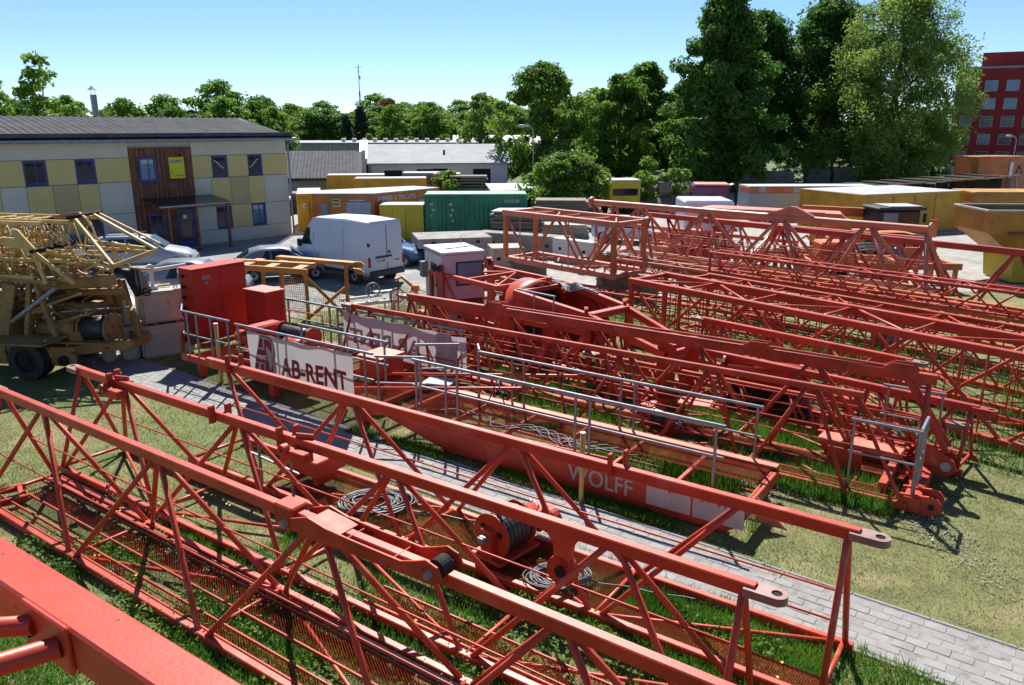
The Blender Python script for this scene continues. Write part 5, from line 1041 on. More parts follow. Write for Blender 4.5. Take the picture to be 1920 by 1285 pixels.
VS = [(-.02, .93, .46, 1.5, 2.48, .86), (.06, .99, .42, 1.5, 2.66, .88), (1.5, 1.0, .40, 1.5, 2.72, .88), (3.5, 1.0, .40, 1.5, 2.66, .87), (3.85, 1.0, .40, 1.45, 2.56, .84), (4.2, .995, .40, 1.40, 2.18, .80), (4.62, .99, .40, 1.30, 1.52, .84), (5.1, .96, .40, 1.0, 1.22, .78), (5.35, .88, .42, .85, 1.02, .7), (5.45, .75, .46, .75, .9, .6)]
loft('body', VS, VANW, van)
sidewin(van, [(3.62, 1.45), (4.52, 1.42), (4.12, 2.14), (3.62, 2.18)], .998, .16); sidewin(van, [(3.62, 1.45), (4.52, 1.42), (4.12, 2.14), (3.62, 2.18)], -.998, .16)
link('windscreen', pyd('windscreen', [(4.66, -.72, 1.53), (4.66, .72, 1.53), (3.98, .66, 2.44), (3.98, -.66, 2.44)], [[0, 1, 2, 3]], GLASS), van)
box(van, 'rear_bumper', (-.05, 0, .50), (.16, 1.9, .26), TRIM, bev=.04); box(van, 'sill_trim', (2.2, .99, .5), (2.6, .04, .16), TRIM); box(van, 'sill_trim', (2.2, -.99, .5), (2.6, .04, .16), TRIM); box(van, 'front_bumper', (5.36, 0, .55), (.25, 1.6, .3), TRIM, bev=.05)
box(van, 'door_gap', (-.032, -.02, 1.55), (.012, .018, 1.85), TRIM, bev=0); box(van, 'handle_strip', (-.05, .18, 1.18), (.05, .9, .07), TRIM); lp = box(van, 'number_plate', (-.045, .25, 1.02), (.02, .56, .13), WHITE, bev=0)
text(lp, 'lettering', 'EL 9080', Matrix.Translation((-.013, .23, -.04)) @ Matrix.Rotation(R(-90), 4, 'Z') @ UPR, .115, INKK, .001)
for y, z in ((.93, 1.72), (-.93, 1.72)): box(van, 'hinge', (.02, y, z), (.1, .1, .14), TRIM)
[box(van, 'rub_strip', (2.3, s*1.012, .92), (2.9, .02, .07), SHUT, bev=.004) for s in (-1, 1)]; [hollow(van, 'wheel_arch', (x, s*.985, .36), .46, .37, .06, TRIM, n=20) for x in (.95, 4.35) for s in (-1, 1)]; box(van, 'roof_gutter', (1.8, .90, 2.62), (3.2, .02, .02), SHUT, bev=0); box(van, 'fuel_flap', (3.3, 1.004, 1.05), (.2, .01, .2), SHUT, bev=.02); box(van, 'door_seam', (4.55, 1.0, 1.0), (.012, .02, .8), TRIM, bev=0); box(van, 'latch', (-.045, -.14, 1.35), (.03, .12, .1), TRIM); box(van, 'small_badge', (-.03, -.6, .98), (.012, .22, .04), TRIM, bev=0)
for s in (-1, 1):
    box(van, 'tail_lamp', (-.0, s*.93, 1.0), (.1, .1, .42), LAMPR, bev=.02); mr = box(van, 'mirror', (4.35, s*1.16, 1.5), (.14, .22, .34), TRIM, bev=.04)
    for x in (.95, 4.35): carwheel(van, x, s*.9, .34, .22)
    box(van, 'side_seam', (1.55, s*1.0, 1.4), (.015, .012, 1.9), SHUT, bev=0); box(van, 'side_seam', (3.55, s*1.0, 1.2), (.015, .014, 1.6), SHUT, bev=0); box(van, 'headlamp', (5.2, s*.72, .95), (.2, .24, .22), LAMPW, bev=.04)
def car(label, loc, deg, m, L=4.2, W=.86, H=1.45, suv=False, hatch=True):
    c = thing('parked_car', label, 'car', loc, deg); zh = H*.66; zb = .26 if not suv else .36; x0 = 0
    rr = L*(.05 if suv else .12)
    st = [(0, W*.8, zb+.12, zh*.7, zh*.86, W*.62), (.10, W*.95, zb, zh*.8, zh*1.0, W*.72), (rr+.18, W, zb, zh*.86, H*.93, W*.66), (rr+.6, W, zb, zh*.88, H, W*.66), (L*.48, W, zb, zh*.86, H, W*.68), (L*.58, W, zb, zh*.84, H*.94, W*.68), (L*.73, W, zb, zh*.80, zh*1.0, W*.78), (L*.90, W*.96, zb, zh*.66, zh*.86, W*.72), (L*.975, W*.85, zb+.05, zh*.55, zh*.70, W*.6), (L, W*.7, zb+.12, zh*.5, zh*.6, W*.5)]
    loft('body', st, m, c)
    lean = (W-W*.68)/(H-zh*.86)
    for s in (-1, 1):
        z1 = H-.13; zl = zh*.86+.05
        for a, b, a2, b2 in ((rr+.55, L*.36, rr+.8, L*.36), (L*.38, L*.66, L*.38, L*.55)): sidewin(c, [(a, zl), (b, zl), (b2, z1), (a2, z1)], s*(W-.02), lean*.96)
        for x in (L*.18, L*.82): carwheel(c, x, s*(W-.1), .31 if not suv else .36)
        box(c, 'mirror', (L*.66, s*(W+.08), zh+.02), (.12, .16, .12), m, bev=.03); box(c, 'headlamp', (L*.945, s*W*.66, zh*.66), (.18, .26, .13), LAMPW, bev=.04); box(c, 'tail_lamp', (.06, s*W*.72, zh*.84), (.12, .2, .2), LAMPR, bev=.03)
        if suv: tube(c, 'roof_rail', (rr+.6, s*W*.6, H+.05), (L*.52, s*W*.6, H+.05), .02, TRIM, 6); [box(c, 'rail_foot', (x, s*W*.6, H+.01), (.1, .05, .08), TRIM) for x in (rr+.6, L*.5)]
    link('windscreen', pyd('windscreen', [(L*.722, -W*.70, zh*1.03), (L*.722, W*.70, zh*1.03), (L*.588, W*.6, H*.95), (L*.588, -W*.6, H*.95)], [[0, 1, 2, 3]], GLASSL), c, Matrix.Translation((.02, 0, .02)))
    link('rear_window', pyd('rear_window', [(.13, W*.62, zh*1.02), (.13, -W*.62, zh*1.02), (rr+.15, -W*.56, H*.92), (rr+.15, W*.56, H*.92)], [[0, 1, 2, 3]], GLASS), c, Matrix.Translation((-.02, 0, .015)))
    box(c, 'number_plate', (-.005, 0, zh*.72), (.02, .5, .11), WHITE, bev=0); return c
car('silver estate car with roof rails parked before the office entrance', (-19.2, 35.3, 0), 14, SILV, 4.6, .9, 1.68, True)
car('grey hatchback with a glaring windscreen parked near the concrete blocks', (-14.2, 29.6, 0), 10, SILV2, 4.0, .84, 1.5)
car('white car parked behind the yellow crane', (-16.6, 26.0, 0), -8, VANW, 4.1, .85, 1.5)
car('dark blue car parked beside the silver estate', (-22.5, 36.2, 0), 18, BLUEC, 4.3, .86, 1.5); car('grey blue car parked under the ochre frame stand', (-11.9, 33.2, 0), 20, SILV2, 4.0, .84, 1.45)
car('blue car parked behind the white van', (-8.3, 38.2, 0), -12, BLUEC, 4.2, .86, 1.5); car('white car parked behind the salmon lattice', (4.9, 46.2, 0), -25, VANW, 4.2, .86, 1.48)
# trucks
def truck_cab(label, loc, deg, m, H, L=2.2, W=1.22, roof=None, glass=GLASS, low=None):
    t = thing('truck_cab', label, 'truck', loc, deg); box(t, 'body', (0, 0, H*.5+.25), (L, W*2, H-.5), m, bev=.14); box(t, 'roof', (-.1, 0, H-.02), (L*.92, W*1.9, .12), roof or m, bev=.05)
    wz = H*.66
    for s in (-1, 1):
        w_ = box(t, 'window', (.25, s*(W+.004), wz), (L*.42, .02, H*.22), glass, bev=.004); box(t, 'mirror', (L*.42, s*(W+.2), wz), (.12, .14, .5), TRIM, bev=.03)
        for x in (.45,): wheel(t, (x, s*(W-.1), .48), .48, .3, 0, SILV)
    box(t, 'windscreen', (L*.5+.004, 0, wz), (.02, W*1.7, H*.26), glass, bev=.004); box(t, 'rear_window', (-L*.5-.004, 0, wz), (.02, W*1.6, H*.2), glass, bev=.004); box(t, 'bumper', (L*.5, 0, .55), (.2, W*2, .4), low or TRIM, bev=.05)
    box(t, 'stripe', (0, -W-.006, H*.42), (L*.8, .012, .3), low or m, bev=0)
    return t
truck_cab('yellow and green recovery truck half hidden by the lilac bush', (8.3, 60.5, 0), 100, LYEL, 2.6, roof=WHITE, low=CGRN)
pc = truck_cab('plum coloured truck cab with black air pipes on its back', (13.3, 53.5, 0), 172, PURP, 2.75, 2.4, roof=PINK)
for i in range(5): polyline(pc, 'air_pipe', [(-1.2, -.6+.25*i, 2.6), (-1.5, -.55+.25*i, 2.75), (-1.75, -.5+.2*i, 2.2), (-1.8, -.5+.2*i, 1.2)], .06, TRIM)
box(pc, 'chassis', (-3.2, 0, .8), (4.6, .9, .3), DARK); [wheel(pc, (-3.6, s*1.0, .48), .48, .4, 0, SILV) for s in (-1, 1)]
tr = thing('truck_trailer', 'long grey truck trailer with an orange and white top band', 'trailer', (16.8, 57.5, 0), 2); box(tr, 'side_board', (4.6, 0, 1.35), (9.2, 2.45, 1.1), SHUT, bev=.02); box(tr, 'sheet_top', (4.6, 0, 2.12), (9.25, 2.5, .42), PINK, bev=.05); box(tr, 'top_cover', (4.6, 0, 2.35), (9.2, 2.4, .05), TARP)
for i in range(7): box(tr, 'band_patch', (.9+i*1.25, -1.257, 2.12), (.5, .02, .36), (SHUT, CORG)[i % 2], bev=0)
box(tr, 'blue_end', (8.3, -1.24, 1.4), (.5, .03, .9), INKB, bev=0)
for x in (1.5, 6.5, 7.7):
    for s in (-1, 1): wheel(tr, (x, s*1.05, .48), .48, .3, 0, SILV)
for s in (0, 1): box(tr, 'tool_rack', (9.6+s*.7, 0, 1.6+.1*s), (.5, 2.0, .2), GALV)
wl_ = thing('box_lorry', 'white box lorry body with blue lettering behind the lattice sections', 'truck', (9.6, 43.6, 0), -2); box(wl_, 'box_body', (1.3, 1.5, 1.5), (2.7, 3.2, 2.0), VANW, bev=.1); box(wl_, 'chassis', (1.3, 1.5, .45), (2.6, 3.0, .2), DARK)
for x in (.4, 2.2):
    for s in (.2, 2.8): wheel(wl_, (x, s, .35), .35, .24, 0, SILV)
[box(wl_, 'printed_stroke', (x, -.107, z), (a, .012, b), INKB, bev=0) for x, z, a, b in ((1.25, 1.45, .08, .4), (1.9, 1.45, .08, .4), (2.15, 1.58, .35, .1), (2.15, 1.38, .35, .1))]; [box(wl_, 'printed_stroke', (1.7+.17*i, -.107, 1.08), (.1, .012, .14), SHUT, bev=0) for i in range(6)]; plate(wl_, 'logo_swoosh', [(.2, 1.2), (.6, 1.55), (1.0, 1.6), (.55, 1.3)], .012, INKB, Matrix.Translation((0, -.108, 0)), 0)
ps = thing('steel_tank', 'faded salmon rectangular steel tank standing behind the salmon jib', 'tank', (7.4, 40.2, 0), -6); box(ps, 'tank', (1.2, .9, .6), (2.5, 1.8, 1.2), PINK, bev=.02); box(ps, 'tank', (3.2, .9, .5), (1.4, 1.6, 1.0), PINK, bev=.02); beam(ps, 'rim', (0, -.03, 1.2), (2.5, -.03, 1.2), .08, .06, PINK)
for i in range(3): box(ps, 'stiffener', (.4+i*.8, -.03, .6), (.06, .05, 1.1), PINK)
# orange mobile crane with black cab
mc = thing('mobile_crane', 'orange mobile crane with a black driver cab and folded boom', 'crane', (18.6, 40.2, 0), 4)
box(mc, 'carrier', (-.3, .2, .85), (5.0, 2.3, .55), ORANGE, bev=.06); box(mc, 'deck', (-1.4, .2, 1.25), (2.4, 2.0, .35), ORANGE, bev=.05); box(mc, 'engine_cover', (-2.1, .2, 1.65), (1.2, 1.7, .6), ORANGE, bev=.08)
cabk = box(mc, 'cab', (.75, -.1, 1.92), (2.2, 1.7, 1.0), TRIM, bev=.10); box(cabk, 'cab_roof', (.1, 0, .55), (2.5, 1.8, .16), TRIM, bev=.07); box(cabk, 'roof_sheet', (.3, 0, .66), (1.7, 1.6, .05), TARP, bev=.02); [box(cabk, 'window', (x, -.855, .04), (.75, .02, .62), GLASSL if x < 0 else GLASS, bev=.004) for x in (-.5, .45)]; box(cabk, 'mirror', (1.25, -.9, .1), (.12, .2, .45), TRIM, bev=.03)
for x in (-2.2, -.6, 1.4):
    for s in (-1, 1): wheel(mc, (x, .2+s*1.05, .5), .5, .35, 0, ORANGE)
beam(mc, 'boom', (-3.5, .9, 2.3), (.2, .9, 2.1), .4, .45, ORANGE); beam(mc, 'outrigger', (2.3, -1.6, .8), (2.3, 1.8, .8), .22, .25, ORANGE)
box(mc, 'signal_plate', (2.5, -1.0, 1.5), (.4, .1, .9), ORANGE); hollow(mc, 'beacon', (2.0, -.6, 1.55), .12, 0, .2, LAMPR)
# yellow hopper
hp = thing('concrete_hopper', 'big rusty yellow steel hopper with sloping base', 'hopper', (23.7, 33.6, 0), -3); hp.scale = (1, 1, .92)
def frus(name, x0, x1, z0, X0, X1, z1, y0, y1, Y0, Y1, m):
    V = [(x0, y0, z0), (x1, y0, z0), (x1, y1, z0), (x0, y1, z0), (X0, Y0, z1), (X1, Y0, z1), (X1, Y1, z1), (X0, Y1, z1)]
    return link(name, pyd(name, V, [[3, 2, 1, 0], [0, 1, 5, 4], [1, 2, 6, 5], [2, 3, 7, 6], [3, 0, 4, 7]], m), hp)
frus('bin', -3.9, 3.9, 2.35, -4.0, 4.0, 3.35, -1.4, 1.4, -1.45, 1.45, OCHRE); frus('chute', -2.6, 2.6, 1.25, -3.9, 3.9, 2.35, -1.2, 1.2, -1.4, 1.4, OCHRE); frus('base_box', -2.5, 2.5, .05, -2.6, 2.6, 1.25, -1.1, 1.1, -1.2, 1.2, LYEL)
for y in (-1.45, 1.45): beam(hp, 'rim', (-4, y, 3.35), (4, y, 3.35), .12, .1, CONC)
for x in (-4, 4): beam(hp, 'rim', (x, -1.45, 3.35), (x, 1.45, 3.35), .12, .1, CONC)
box(hp, 'fill', (0, 0, 3.1), (7.8, 2.7, .1), DARK); box(hp, 'worn_plate', (-1.0, -1.44, 2.85), (2.0, .03, .75), OCHRE); [hollow(hp, 'rust_port', (x, -1.47, 2.9), .28, 0, .02, BROWN, n=14) for x in (-1.6, -.4)]; box(hp, 'ledge', (-1.3, -1.42, 2.35), (3.6, .2, .12), BROWN); beam(hp, 'rib', (-2.0, -1.46, 2.3), (-2.0, -1.48, 3.3), .1, .08, OCHRE)
tube(hp, 'feed_pipe', (-.6, -1.5, .3), (.9, -1.9, 1.9), .16, PINK, 12); tube(hp, 'feed_pipe', (-.3, -1.7, .25), (1.3, -2.0, 1.5), .11, PINK, 12); hollow(hp, 'hose_end', (-.9, -1.6, .6), .22, .08, .3, DARK)
# earth mound
V = []; F = []; nn_ = 15; rm = random.Random(3)
for i in range(nn_):
    for j in range(nn_):
        u, v = i/(nn_-1)*2-1, j/(nn_-1)*2-1; z = max(0, 1-(u*u+v*v))**.8*(2.3+.5*math.sin(u*5+v*3))+rm.uniform(-.08, .1)
        V.append((u*4.2, v*4.5, max(z, -.05)))
for i in range(nn_-1):
    for j in range(nn_-1): a = i*nn_+j; F.append([a, a+nn_, a+nn_+1, a+1])
mo = link('earth_mound', pyd('earth_mound', V, F, DIRT, True), None, Matrix.Translation((11.5, 64.5, -.02))); mo['kind'] = 'structure'
# white plastic stanchion by the girder
wp = thing('pipe_post', 'short cream plastic pipe standing upright beside the lettered girder', 'post', (1.22, 12.55, 0)); tube(wp, 'pipe', (0, 0, 0), (0, 0, 1.3), .045, YEL, 12); tube(wp, 'cap', (0, 0, 1.3), (0, 0, 1.34), .05, WHITE, 12)
wp2 = thing('pipe_post', 'cream plastic pipe standing upright near the red winch platform', 'post', (-7.55, 19.3, 0)); tube(wp2, 'pipe', (0, 0, 0), (0, 0, 1.55), .05, YEL, 12); tube(wp2, 'cap', (0, 0, 1.55), (0, 0, 1.59), .056, WHITE, 12)
# timber odds and ends on the lawn
tag(box(None, 'plank', yard(-6.2, 3.2, .04), (1.9, .16, .05), WOODN, rz=A0+4), 'bare timber plank lying in the grass beside the stacked mast sections', 'plank'); tag(box(None, 'plank', yard(-5.3, 2.5, .04), (1.2, .22, .06), WOOD, rz=A0+40), 'grey timber offcut in the grass beside the stacked mast sections', 'plank')
br = thing('twig_trough', 'low red angle frame filled with dry twigs at the crane wheel', 'frame', yard(-14.6, 4.2), A0+70); beam(br, 'rail', (-1.4, 0, .12), (1.4, 0, .12), .08, .12, RED2); beam(br, 'rail', (-1.4, .55, .12), (1.4, .55, .12), .08, .12, RED2)
for x in (-1.3, 1.3): beam(br, 'end_bar', (x, .04, .12), (x, .51, .12), .08, .1, RED2)
rr_ = random.Random(5); joined(br, 'twigs', [((rr_.uniform(-1.2, 1.0), rr_.uniform(.05, .5), .1), (rr_.uniform(-1.2, 1.2), rr_.uniform(.05, .5), .3), .006) for _ in range(160)], BARK, 'stuff', 3)
hr_ = thing('guard_rail', 'pair of thin grey rails left of the first jib section', 'railing', yard(-15.6, 4.9), A0+60); 
for z in (.55, 1.1): tube(hr_, 'rail', (-1.6, 0, z), (.6, 0, z), .02, GALV, 6)
for x in (-1.6, .6): tube(hr_, 'post', (x, 0, 0), (x, 0, 1.1), .025, GALV, 6)
# ------------------------------------------------------------------ paved path
PA = -37; PD = Vector((math.cos(R(PA)), math.sin(R(PA)), 0)); PN = Vector((-math.sin(R(PA)), math.cos(R(PA)), 0))
def pth(s, q, z=0): return PD*s+PN*q+Vector((0, 0, z))
path = link('path', pyd('path', [pth(s, q, .012) for s, q in ((-24, 9.42), (9, 9.42), (9, 10.68), (-24, 10.68))], [[0, 1, 2, 3]], SAND)); path['kind'] = 'structure'
PM = [boxmesh((.254, .161, .06), m_, .009) for m_ in (PAVE, mat('light paving stone', (.34, .333, .32), .9, var=.12, scale=5, bump=.15, bscale=80), mat('grey paving stone', (.295, .29, .28), .9, var=.14, scale=5, bump=.15, bscale=80))]
rp = random.Random(9); pav = []
for i in range(126):
    for j in range(7): pav.append((-23.8+i*.26+(.13 if j % 2 else 0), 9.545+j*.1675))
pav.sort(key=lambda a: abs(a[0]+3.2)+(0 if a[0] > -17 else 50)+(100 if a[0] > .6 else 0))
rest = []
for k, (s, q) in enumerate(pav):
    dz = rp.uniform(-.006, .004)-.012*(rp.random() < .06); M = Matrix.Translation(pth(s, q, -.012+.0+dz)) @ Matrix.Rotation(R(PA+rp.uniform(-1.2, 1.2)), 4, 'Z') @ Matrix.Rotation(R(rp.uniform(-1, 1)), 4, 'Y')
    if k < 300: link('paver', rp.choice(PM), path, M)
    else: rest.append((M, .127, .0805))
V = []; F = []
for M, a, b in rest:
    o = len(V); c = .009
    for x, y, z in ((-a, -b, .0), (a, -b, .0), (a, b, .0), (-a, b, .0), (-a+c, -b+c, .03), (a-c, -b+c, .03), (a-c, b-c, .03), (-a+c, b-c, .03)): V.append(M @ Vector((x, y, z)))
    F += [[o+i, o+(i+1) % 4, o+4+(i+1) % 4, o+4+i] for i in range(4)]+[[o+4, o+5, o+6, o+7]]
fp = link('far_pavers', pyd('far_pavers', V, F, PAVE), path); fp['kind'] = 'stuff'
for q in (9.40, 10.70):
    for i in range(33): link('kerb_stone', boxmesh((.99, .06, .10), PAVE, .012), path, Matrix.Translation(pth(-23.5+i, q, -.022)) @ Matrix.Rotation(R(PA), 4, 'Z'))
# ------------------------------------------------------------------ foliage
def quads(name, cen, nrm, size, m, asp=1.0):
    """leaf-sized four-cornered faces"""
    N = len(cen); r = rng.normal(size=(N, 3)); t = np.cross(nrm, r); t /= np.linalg.norm(t, axis=1)[:, None]+1e-9; b = np.cross(nrm, t)
    s = size[:, None]; v = np.empty((N, 4, 3)); v[:, 0] = cen-t*s; v[:, 1] = cen+b*s*.55*asp; v[:, 2] = cen+t*s; v[:, 3] = cen-b*s*.55*asp
    return rawmesh(name, v.reshape(-1, 3), 4, m)
def rawmesh(name, v, k, m):
    N = len(v)//k; me = bpy.data.meshes.new(name); me.vertices.add(len(v)); me.vertices.foreach_set('co', np.ascontiguousarray(v, dtype=np.float32).ravel())
    me.loops.add(len(v)); me.loops.foreach_set('vertex_index', np.arange(len(v), dtype=np.int32)); me.polygons.add(N)
    me.polygons.foreach_set('loop_start', np.arange(0, len(v), k, dtype=np.int32)); me.materials.append(m); me.update(calc_edges=True); return me
def crown_pts(seed, n_cl, per, prof, H, z0, R_, clump, lean=0., hang=0.):
    """clumps of leaves through the crown volume; prof(t) radius factor for t in 0..1 up the crown"""
    g = np.random.default_rng(seed); C_ = []
    lob = g.uniform(0, 6.28, 6); am = g.uniform(.08, .3, 6)
    while len(C_) < n_cl:
        t = g.random(); a = g.uniform(0, 6.283); lo = 1+sum(am[k]*math.sin((k+2)*a+lob[k]+t*4*(k % 3)) for k in range(6))*.6
        rad = R_*prof(t)*lo; u = math.sqrt(g.random()); u = u if u > .45 else u+.35*g.random()
        if rad < .15: continue
        C_.append((rad*u*math.cos(a), rad*u*math.sin(a), z0+t*(H-z0)))
    C_ = np.array(C_); sc = clump*g.uniform(.6, 1.35, n_cl)
    idx = np.repeat(np.arange(n_cl), per); off = g.normal(size=(len(idx), 3)); off /= np.linalg.norm(off, axis=1)[:, None]; off *= (g.random(len(idx))**.4)[:, None]
    off[:, 2] *= .62
    if hang: off[:, 2] -= hang*g.random(len(idx))**2
    P = C_[idx]+off*sc[idx][:, None]
    nr = off*.8+g.normal(size=off.shape)*.7+np.array([0, 0, .35]); nr /= np.linalg.norm(nr, axis=1)[:, None]
    return P, nr, g, C_
def taper(name, pts, rad, m, n=7):
    V = []; F = []
    for i, (q, r) in enumerate(zip(pts, rad)):
        q = Vector(q); t = (Vector(pts[min(i+1, len(pts)-1)])-Vector(pts[max(i-1, 0)])).normalized(); up = Vector((1, 0, 0)) if abs(t.z) > .9 else Vector((0, 0, 1))
        x = up.cross(t).normalized(); y = t.cross(x); V += [q+x*r*math.cos(2*math.pi*k/n)+y*r*math.sin(2*math.pi*k/n) for k in range(n)]
    for i in range(len(pts)-1):
        for k in range(n): F.append([i*n+k, i*n+(k+1) % n, (i+1)*n+(k+1) % n, (i+1)*n+k])
    return V, F
def trunkmesh(seed, H, r0, limbs, C_, lean=0., start=.22):
    g = random.Random(seed); V = []; F = []
    def add(p, r):
        v, f = taper('t', p, r, BARK); o = len(V); V.extend(v); F.extend([[a+o for a in q] for q in f])
    N = 7; tp = [(lean*H*(i/N)**1.4+g.uniform(-.1, .1)*i/N*2, g.uniform(-.1, .1)*i/N*2, H*.82*i/N) for i in range(N+1)]
    tr_ = [r0*(1.25 if i == 0 else 1)*(1-.85*i/N) for i in range(N+1)]; add(tp, tr_)
    cand = list(C_); g.shuffle(cand)
    for c in cand[:limbs]:
        h = max(start*H, min(c[2]*.75, H*.7)); k = min(N-1, int(h/(H*.82)*N)); a = Vector(tp[k]); b = Vector(c)*.93; mid = a.lerp(b, .5)+Vector((g.uniform(-.3, .3), g.uniform(-.3, .3), .06*(b-a).length)); r = tr_[k]*.5
        add([a, a.lerp(mid, .5), mid, mid.lerp(b, .5), b], [r, r*.8, r*.6, r*.4, r*.12])
    return pyd('trunk', V, F, BARK, True)
TREES = {}
def tree_proto(key, seed, H, z0, R_, prof, n_cl, per, leaf, m, clump, r0=.3, limbs=10, hang=0., lean=0., asp=1., lm=None):
    P, nr, g, C_ = crown_pts(seed, n_cl, per, prof, H, z0, R_, clump, lean, hang)
    TREES[key] = (trunkmesh(seed, H, r0, limbs, C_, lean), quads('crown', P, nr, leaf*g.uniform(.6, 1.3, len(P)), m, asp))
def tree(key, name, label, loc, deg=0, sc=1., group=None, sz=None, cat='tree'):
    t = thing(name, label, cat, loc, deg, group); t.scale = (sc, sc, sz or sc); link('trunk', TREES[key][0], t); link('crown', TREES[key][1], t); return t
rnd_prof = lambda t: max(0, math.sin(math.pi*min(1, (t*.92+.10)))**.55)
egg = lambda t: max(0, math.sin(math.pi*(t*.9+.1)**.75))**.7
cone = lambda t: (1-t)**.8*.98+.06
tallp = lambda t: (min(1, t*5+.45))*(1-t**1.8)**.75
tree_proto('round', 1, 12, 2.2, 4.6, rnd_prof, 85, 120, .25, LEAF, 1.25)
tree_proto('round2', 2, 12, 2.0, 4.2, egg, 80, 120, .25, LEAFY, 1.2)
tree_proto('round3', 3, 12, 1.6, 4.8, rnd_prof, 85, 120, .25, LEAFD, 1.3)
tree_proto('bronze', 4, 12, 2.2, 4.2, rnd_prof, 80, 110, .25, LEAFR, 1.2)
tree_proto('pale', 5, 12, 1.5, 3.6, egg, 70, 110, .22, LEAFW, 1.1)
tree_proto('spruce', 6, 12, .6, 2.6, cone, 110, 80, .22, LEAFC, .75, hang=.6)
tree_proto('big_round', 12, 13.5, 1.4, 5.2, egg, 150, 200, .22, LEAF, 1.15, .4, 14)
tree_proto('giant', 13, 22, 1.6, 6.0, tallp, 300, 220, .23, LEAFD, 1.35, .5, 16)
tree_proto('giant2', 14, 21.5, 3.0, 6.2, egg, 230, 200, .23, LEAFD, 1.5, .5, 16)
tree_proto('willow', 15, 20, 1.6, 7.2, lambda t: max(0, math.sin(math.pi*(t*.82+.16)))**.6, 330, 190, .21, LEAFW, 1.3, .55, 26, hang=1.3, lean=.02, asp=.6)
tree_proto('open', 16, 13, 2.0, 3.4, egg, 60, 70, .26, LEAF, .95, .28, 16)
tree_proto('bush', 17, 4.3, .15, 3.5, lambda t: max(0, (1-t**2.2))**.5, 150, 90, .15, LEAF, .62, .1, 10)
tree_proto('shrub', 18, 1.6, .05, .9, egg, 26, 60, .11, LEAFY, .32, .03, 5)
tree('giant', 'tall_tree', 'very tall dark dense tree with low branches behind the plum truck cab', (21.6, 84, 0), 20, .93)
tree('giant2', 'tall_tree', 'tall dark spreading tree behind the willow', (36.5, 95, 0), 60, .96); tree('giant2', 'tall_tree', 'tall dark tree between the willow and the densest tall tree', (29.6, 98, 0), 160, .9)
tree('willow', 'willow_tree', 'huge loose pale green willow with dark forked trunk', (39.4, 84.5, 0), 0, 1.0)
tree('round3', 'shade_tree', 'dark rounded tree at the foot of the willow', (46.6, 90, 0), 30, .66); tree('round', 'shade_tree', 'green tree beside the red office block', (51.2, 101, 0), 70, .55)
tree('big_round', 'round_tree', 'big round dark green tree beside the street lamp', (3.2, 84, 0), 0, .93); tree('big_round', 'round_tree', 'broad dark tree beside the round tree by the lamp', (12.2, 92, 0), 140, .88)
tree('big_round', 'leafy_tree', 'tall bright leafy tree left of the densest tall tree', (16.6, 101, 0), 240, 1.02)
tree('open', 'open_tree', 'tall open leafy tree rising behind the office roof', (-40.2, 70, 0), 0, .93); tree('open', 'open_tree', 'leafy tree at the far left behind the office', (-45.6, 72, 0), 120, .78)
tree('round', 'crown_tree', 'rounded tree standing higher than the hedge behind the office', (-36, 100, 0), 80, .96)
for i in range(13): tree(('round2', 'round', 'round3')[i % 3], 'hedge_tree', ('low yellowish tree in the row behind the office roof', 'low mid green tree in the row behind the office roof', 'low dark tree in the row behind the office roof')[i % 3], (-62+i*2.9, 93+(i % 2)*5, 0), i*40, .70+.04*(i % 4), ('yellowish low trees behind the office roof', 'mid green low trees behind the office roof', 'dark low trees behind the office roof')[i % 3])
far = []
rt = random.Random(21)
for row, (Y, h0) in enumerate(((152, 9.6), (172, 10.9), (192, 12.2))):
    n_ = 15
    for i in range(n_):
        x = -58+row*-6+i*(80+row*8)/n_+rt.uniform(-1.2, 1.2); k = rt.choice(('round', 'round', 'round2', 'round3', 'pale', 'round2'))
        bump_ = 1+.08*math.sin(i*1.9+row)-.18*max(0, (-30-x)/30)
        lab = {'round': 'mid green rounded tree in the far treeline', 'round2': 'yellowish green tree in the far treeline', 'round3': 'dark green rounded tree in the far treeline', 'pale': 'pale slim tree in the far treeline'}[k]
        lab = lab.replace('in the far', ('in the front rank of the far', 'in the middle rank of the far', 'in the back rank of the far')[row])
        tree(k, 'far_tree', lab, (x, Y+rt.uniform(-5, 5), 0), rt.uniform(0, 360), h0/12*bump_*1.28, {'round': 'mid green trees of the far treeline', 'round2': 'yellowish trees of the far treeline', 'round3': 'dark trees of the far treeline', 'pale': 'pale trees of the far treeline'}[k]+(', front', ', middle', ', back')[row], h0/12*bump_*rt.uniform(.9, 1.08))
for x, y, s in ((-27, 145, .82), (-29.8, 146, .7), (-16.5, 146, .68)): tree('spruce', 'spruce_tree', 'dark pointed spruce in the far treeline', (x, y, 0), x*9, s, 'dark spruces of the far treeline')
tree('bronze', 'bronze_tree', 'bronze tinted tree top above the far treeline', (-27.5, 182, 0), 0, 1.02); tree('pale', 'drooping_tree', 'pale drooping tree next to the round tree by the lamp', (-4.5, 118, 0), 0, .92); tree('round2', 'leafy_tree', 'light green rounded tree beyond the white hall', (-13, 132, 0), 0, .84); tree('round', 'leafy_tree', 'green rounded tree beyond the white hall chimney', (-20, 136, 0), 0, .8)
for i, (x, y, s) in enumerate(((12, 118, .95), (19, 122, 1.0), (26, 124, 1.0), (34, 126, 1.0), (45, 120, .95), (55, 122, .8), (66, 140, .8), (30, 110, .6), (22, 108, .6), (52, 104, .7))): tree(('round', 'round3', 'round2')[i % 3], 'backdrop_tree', 'green tree in the belt behind the tall trees', (x, y, 0), i*50, s, 'trees in the belt behind the tall trees')
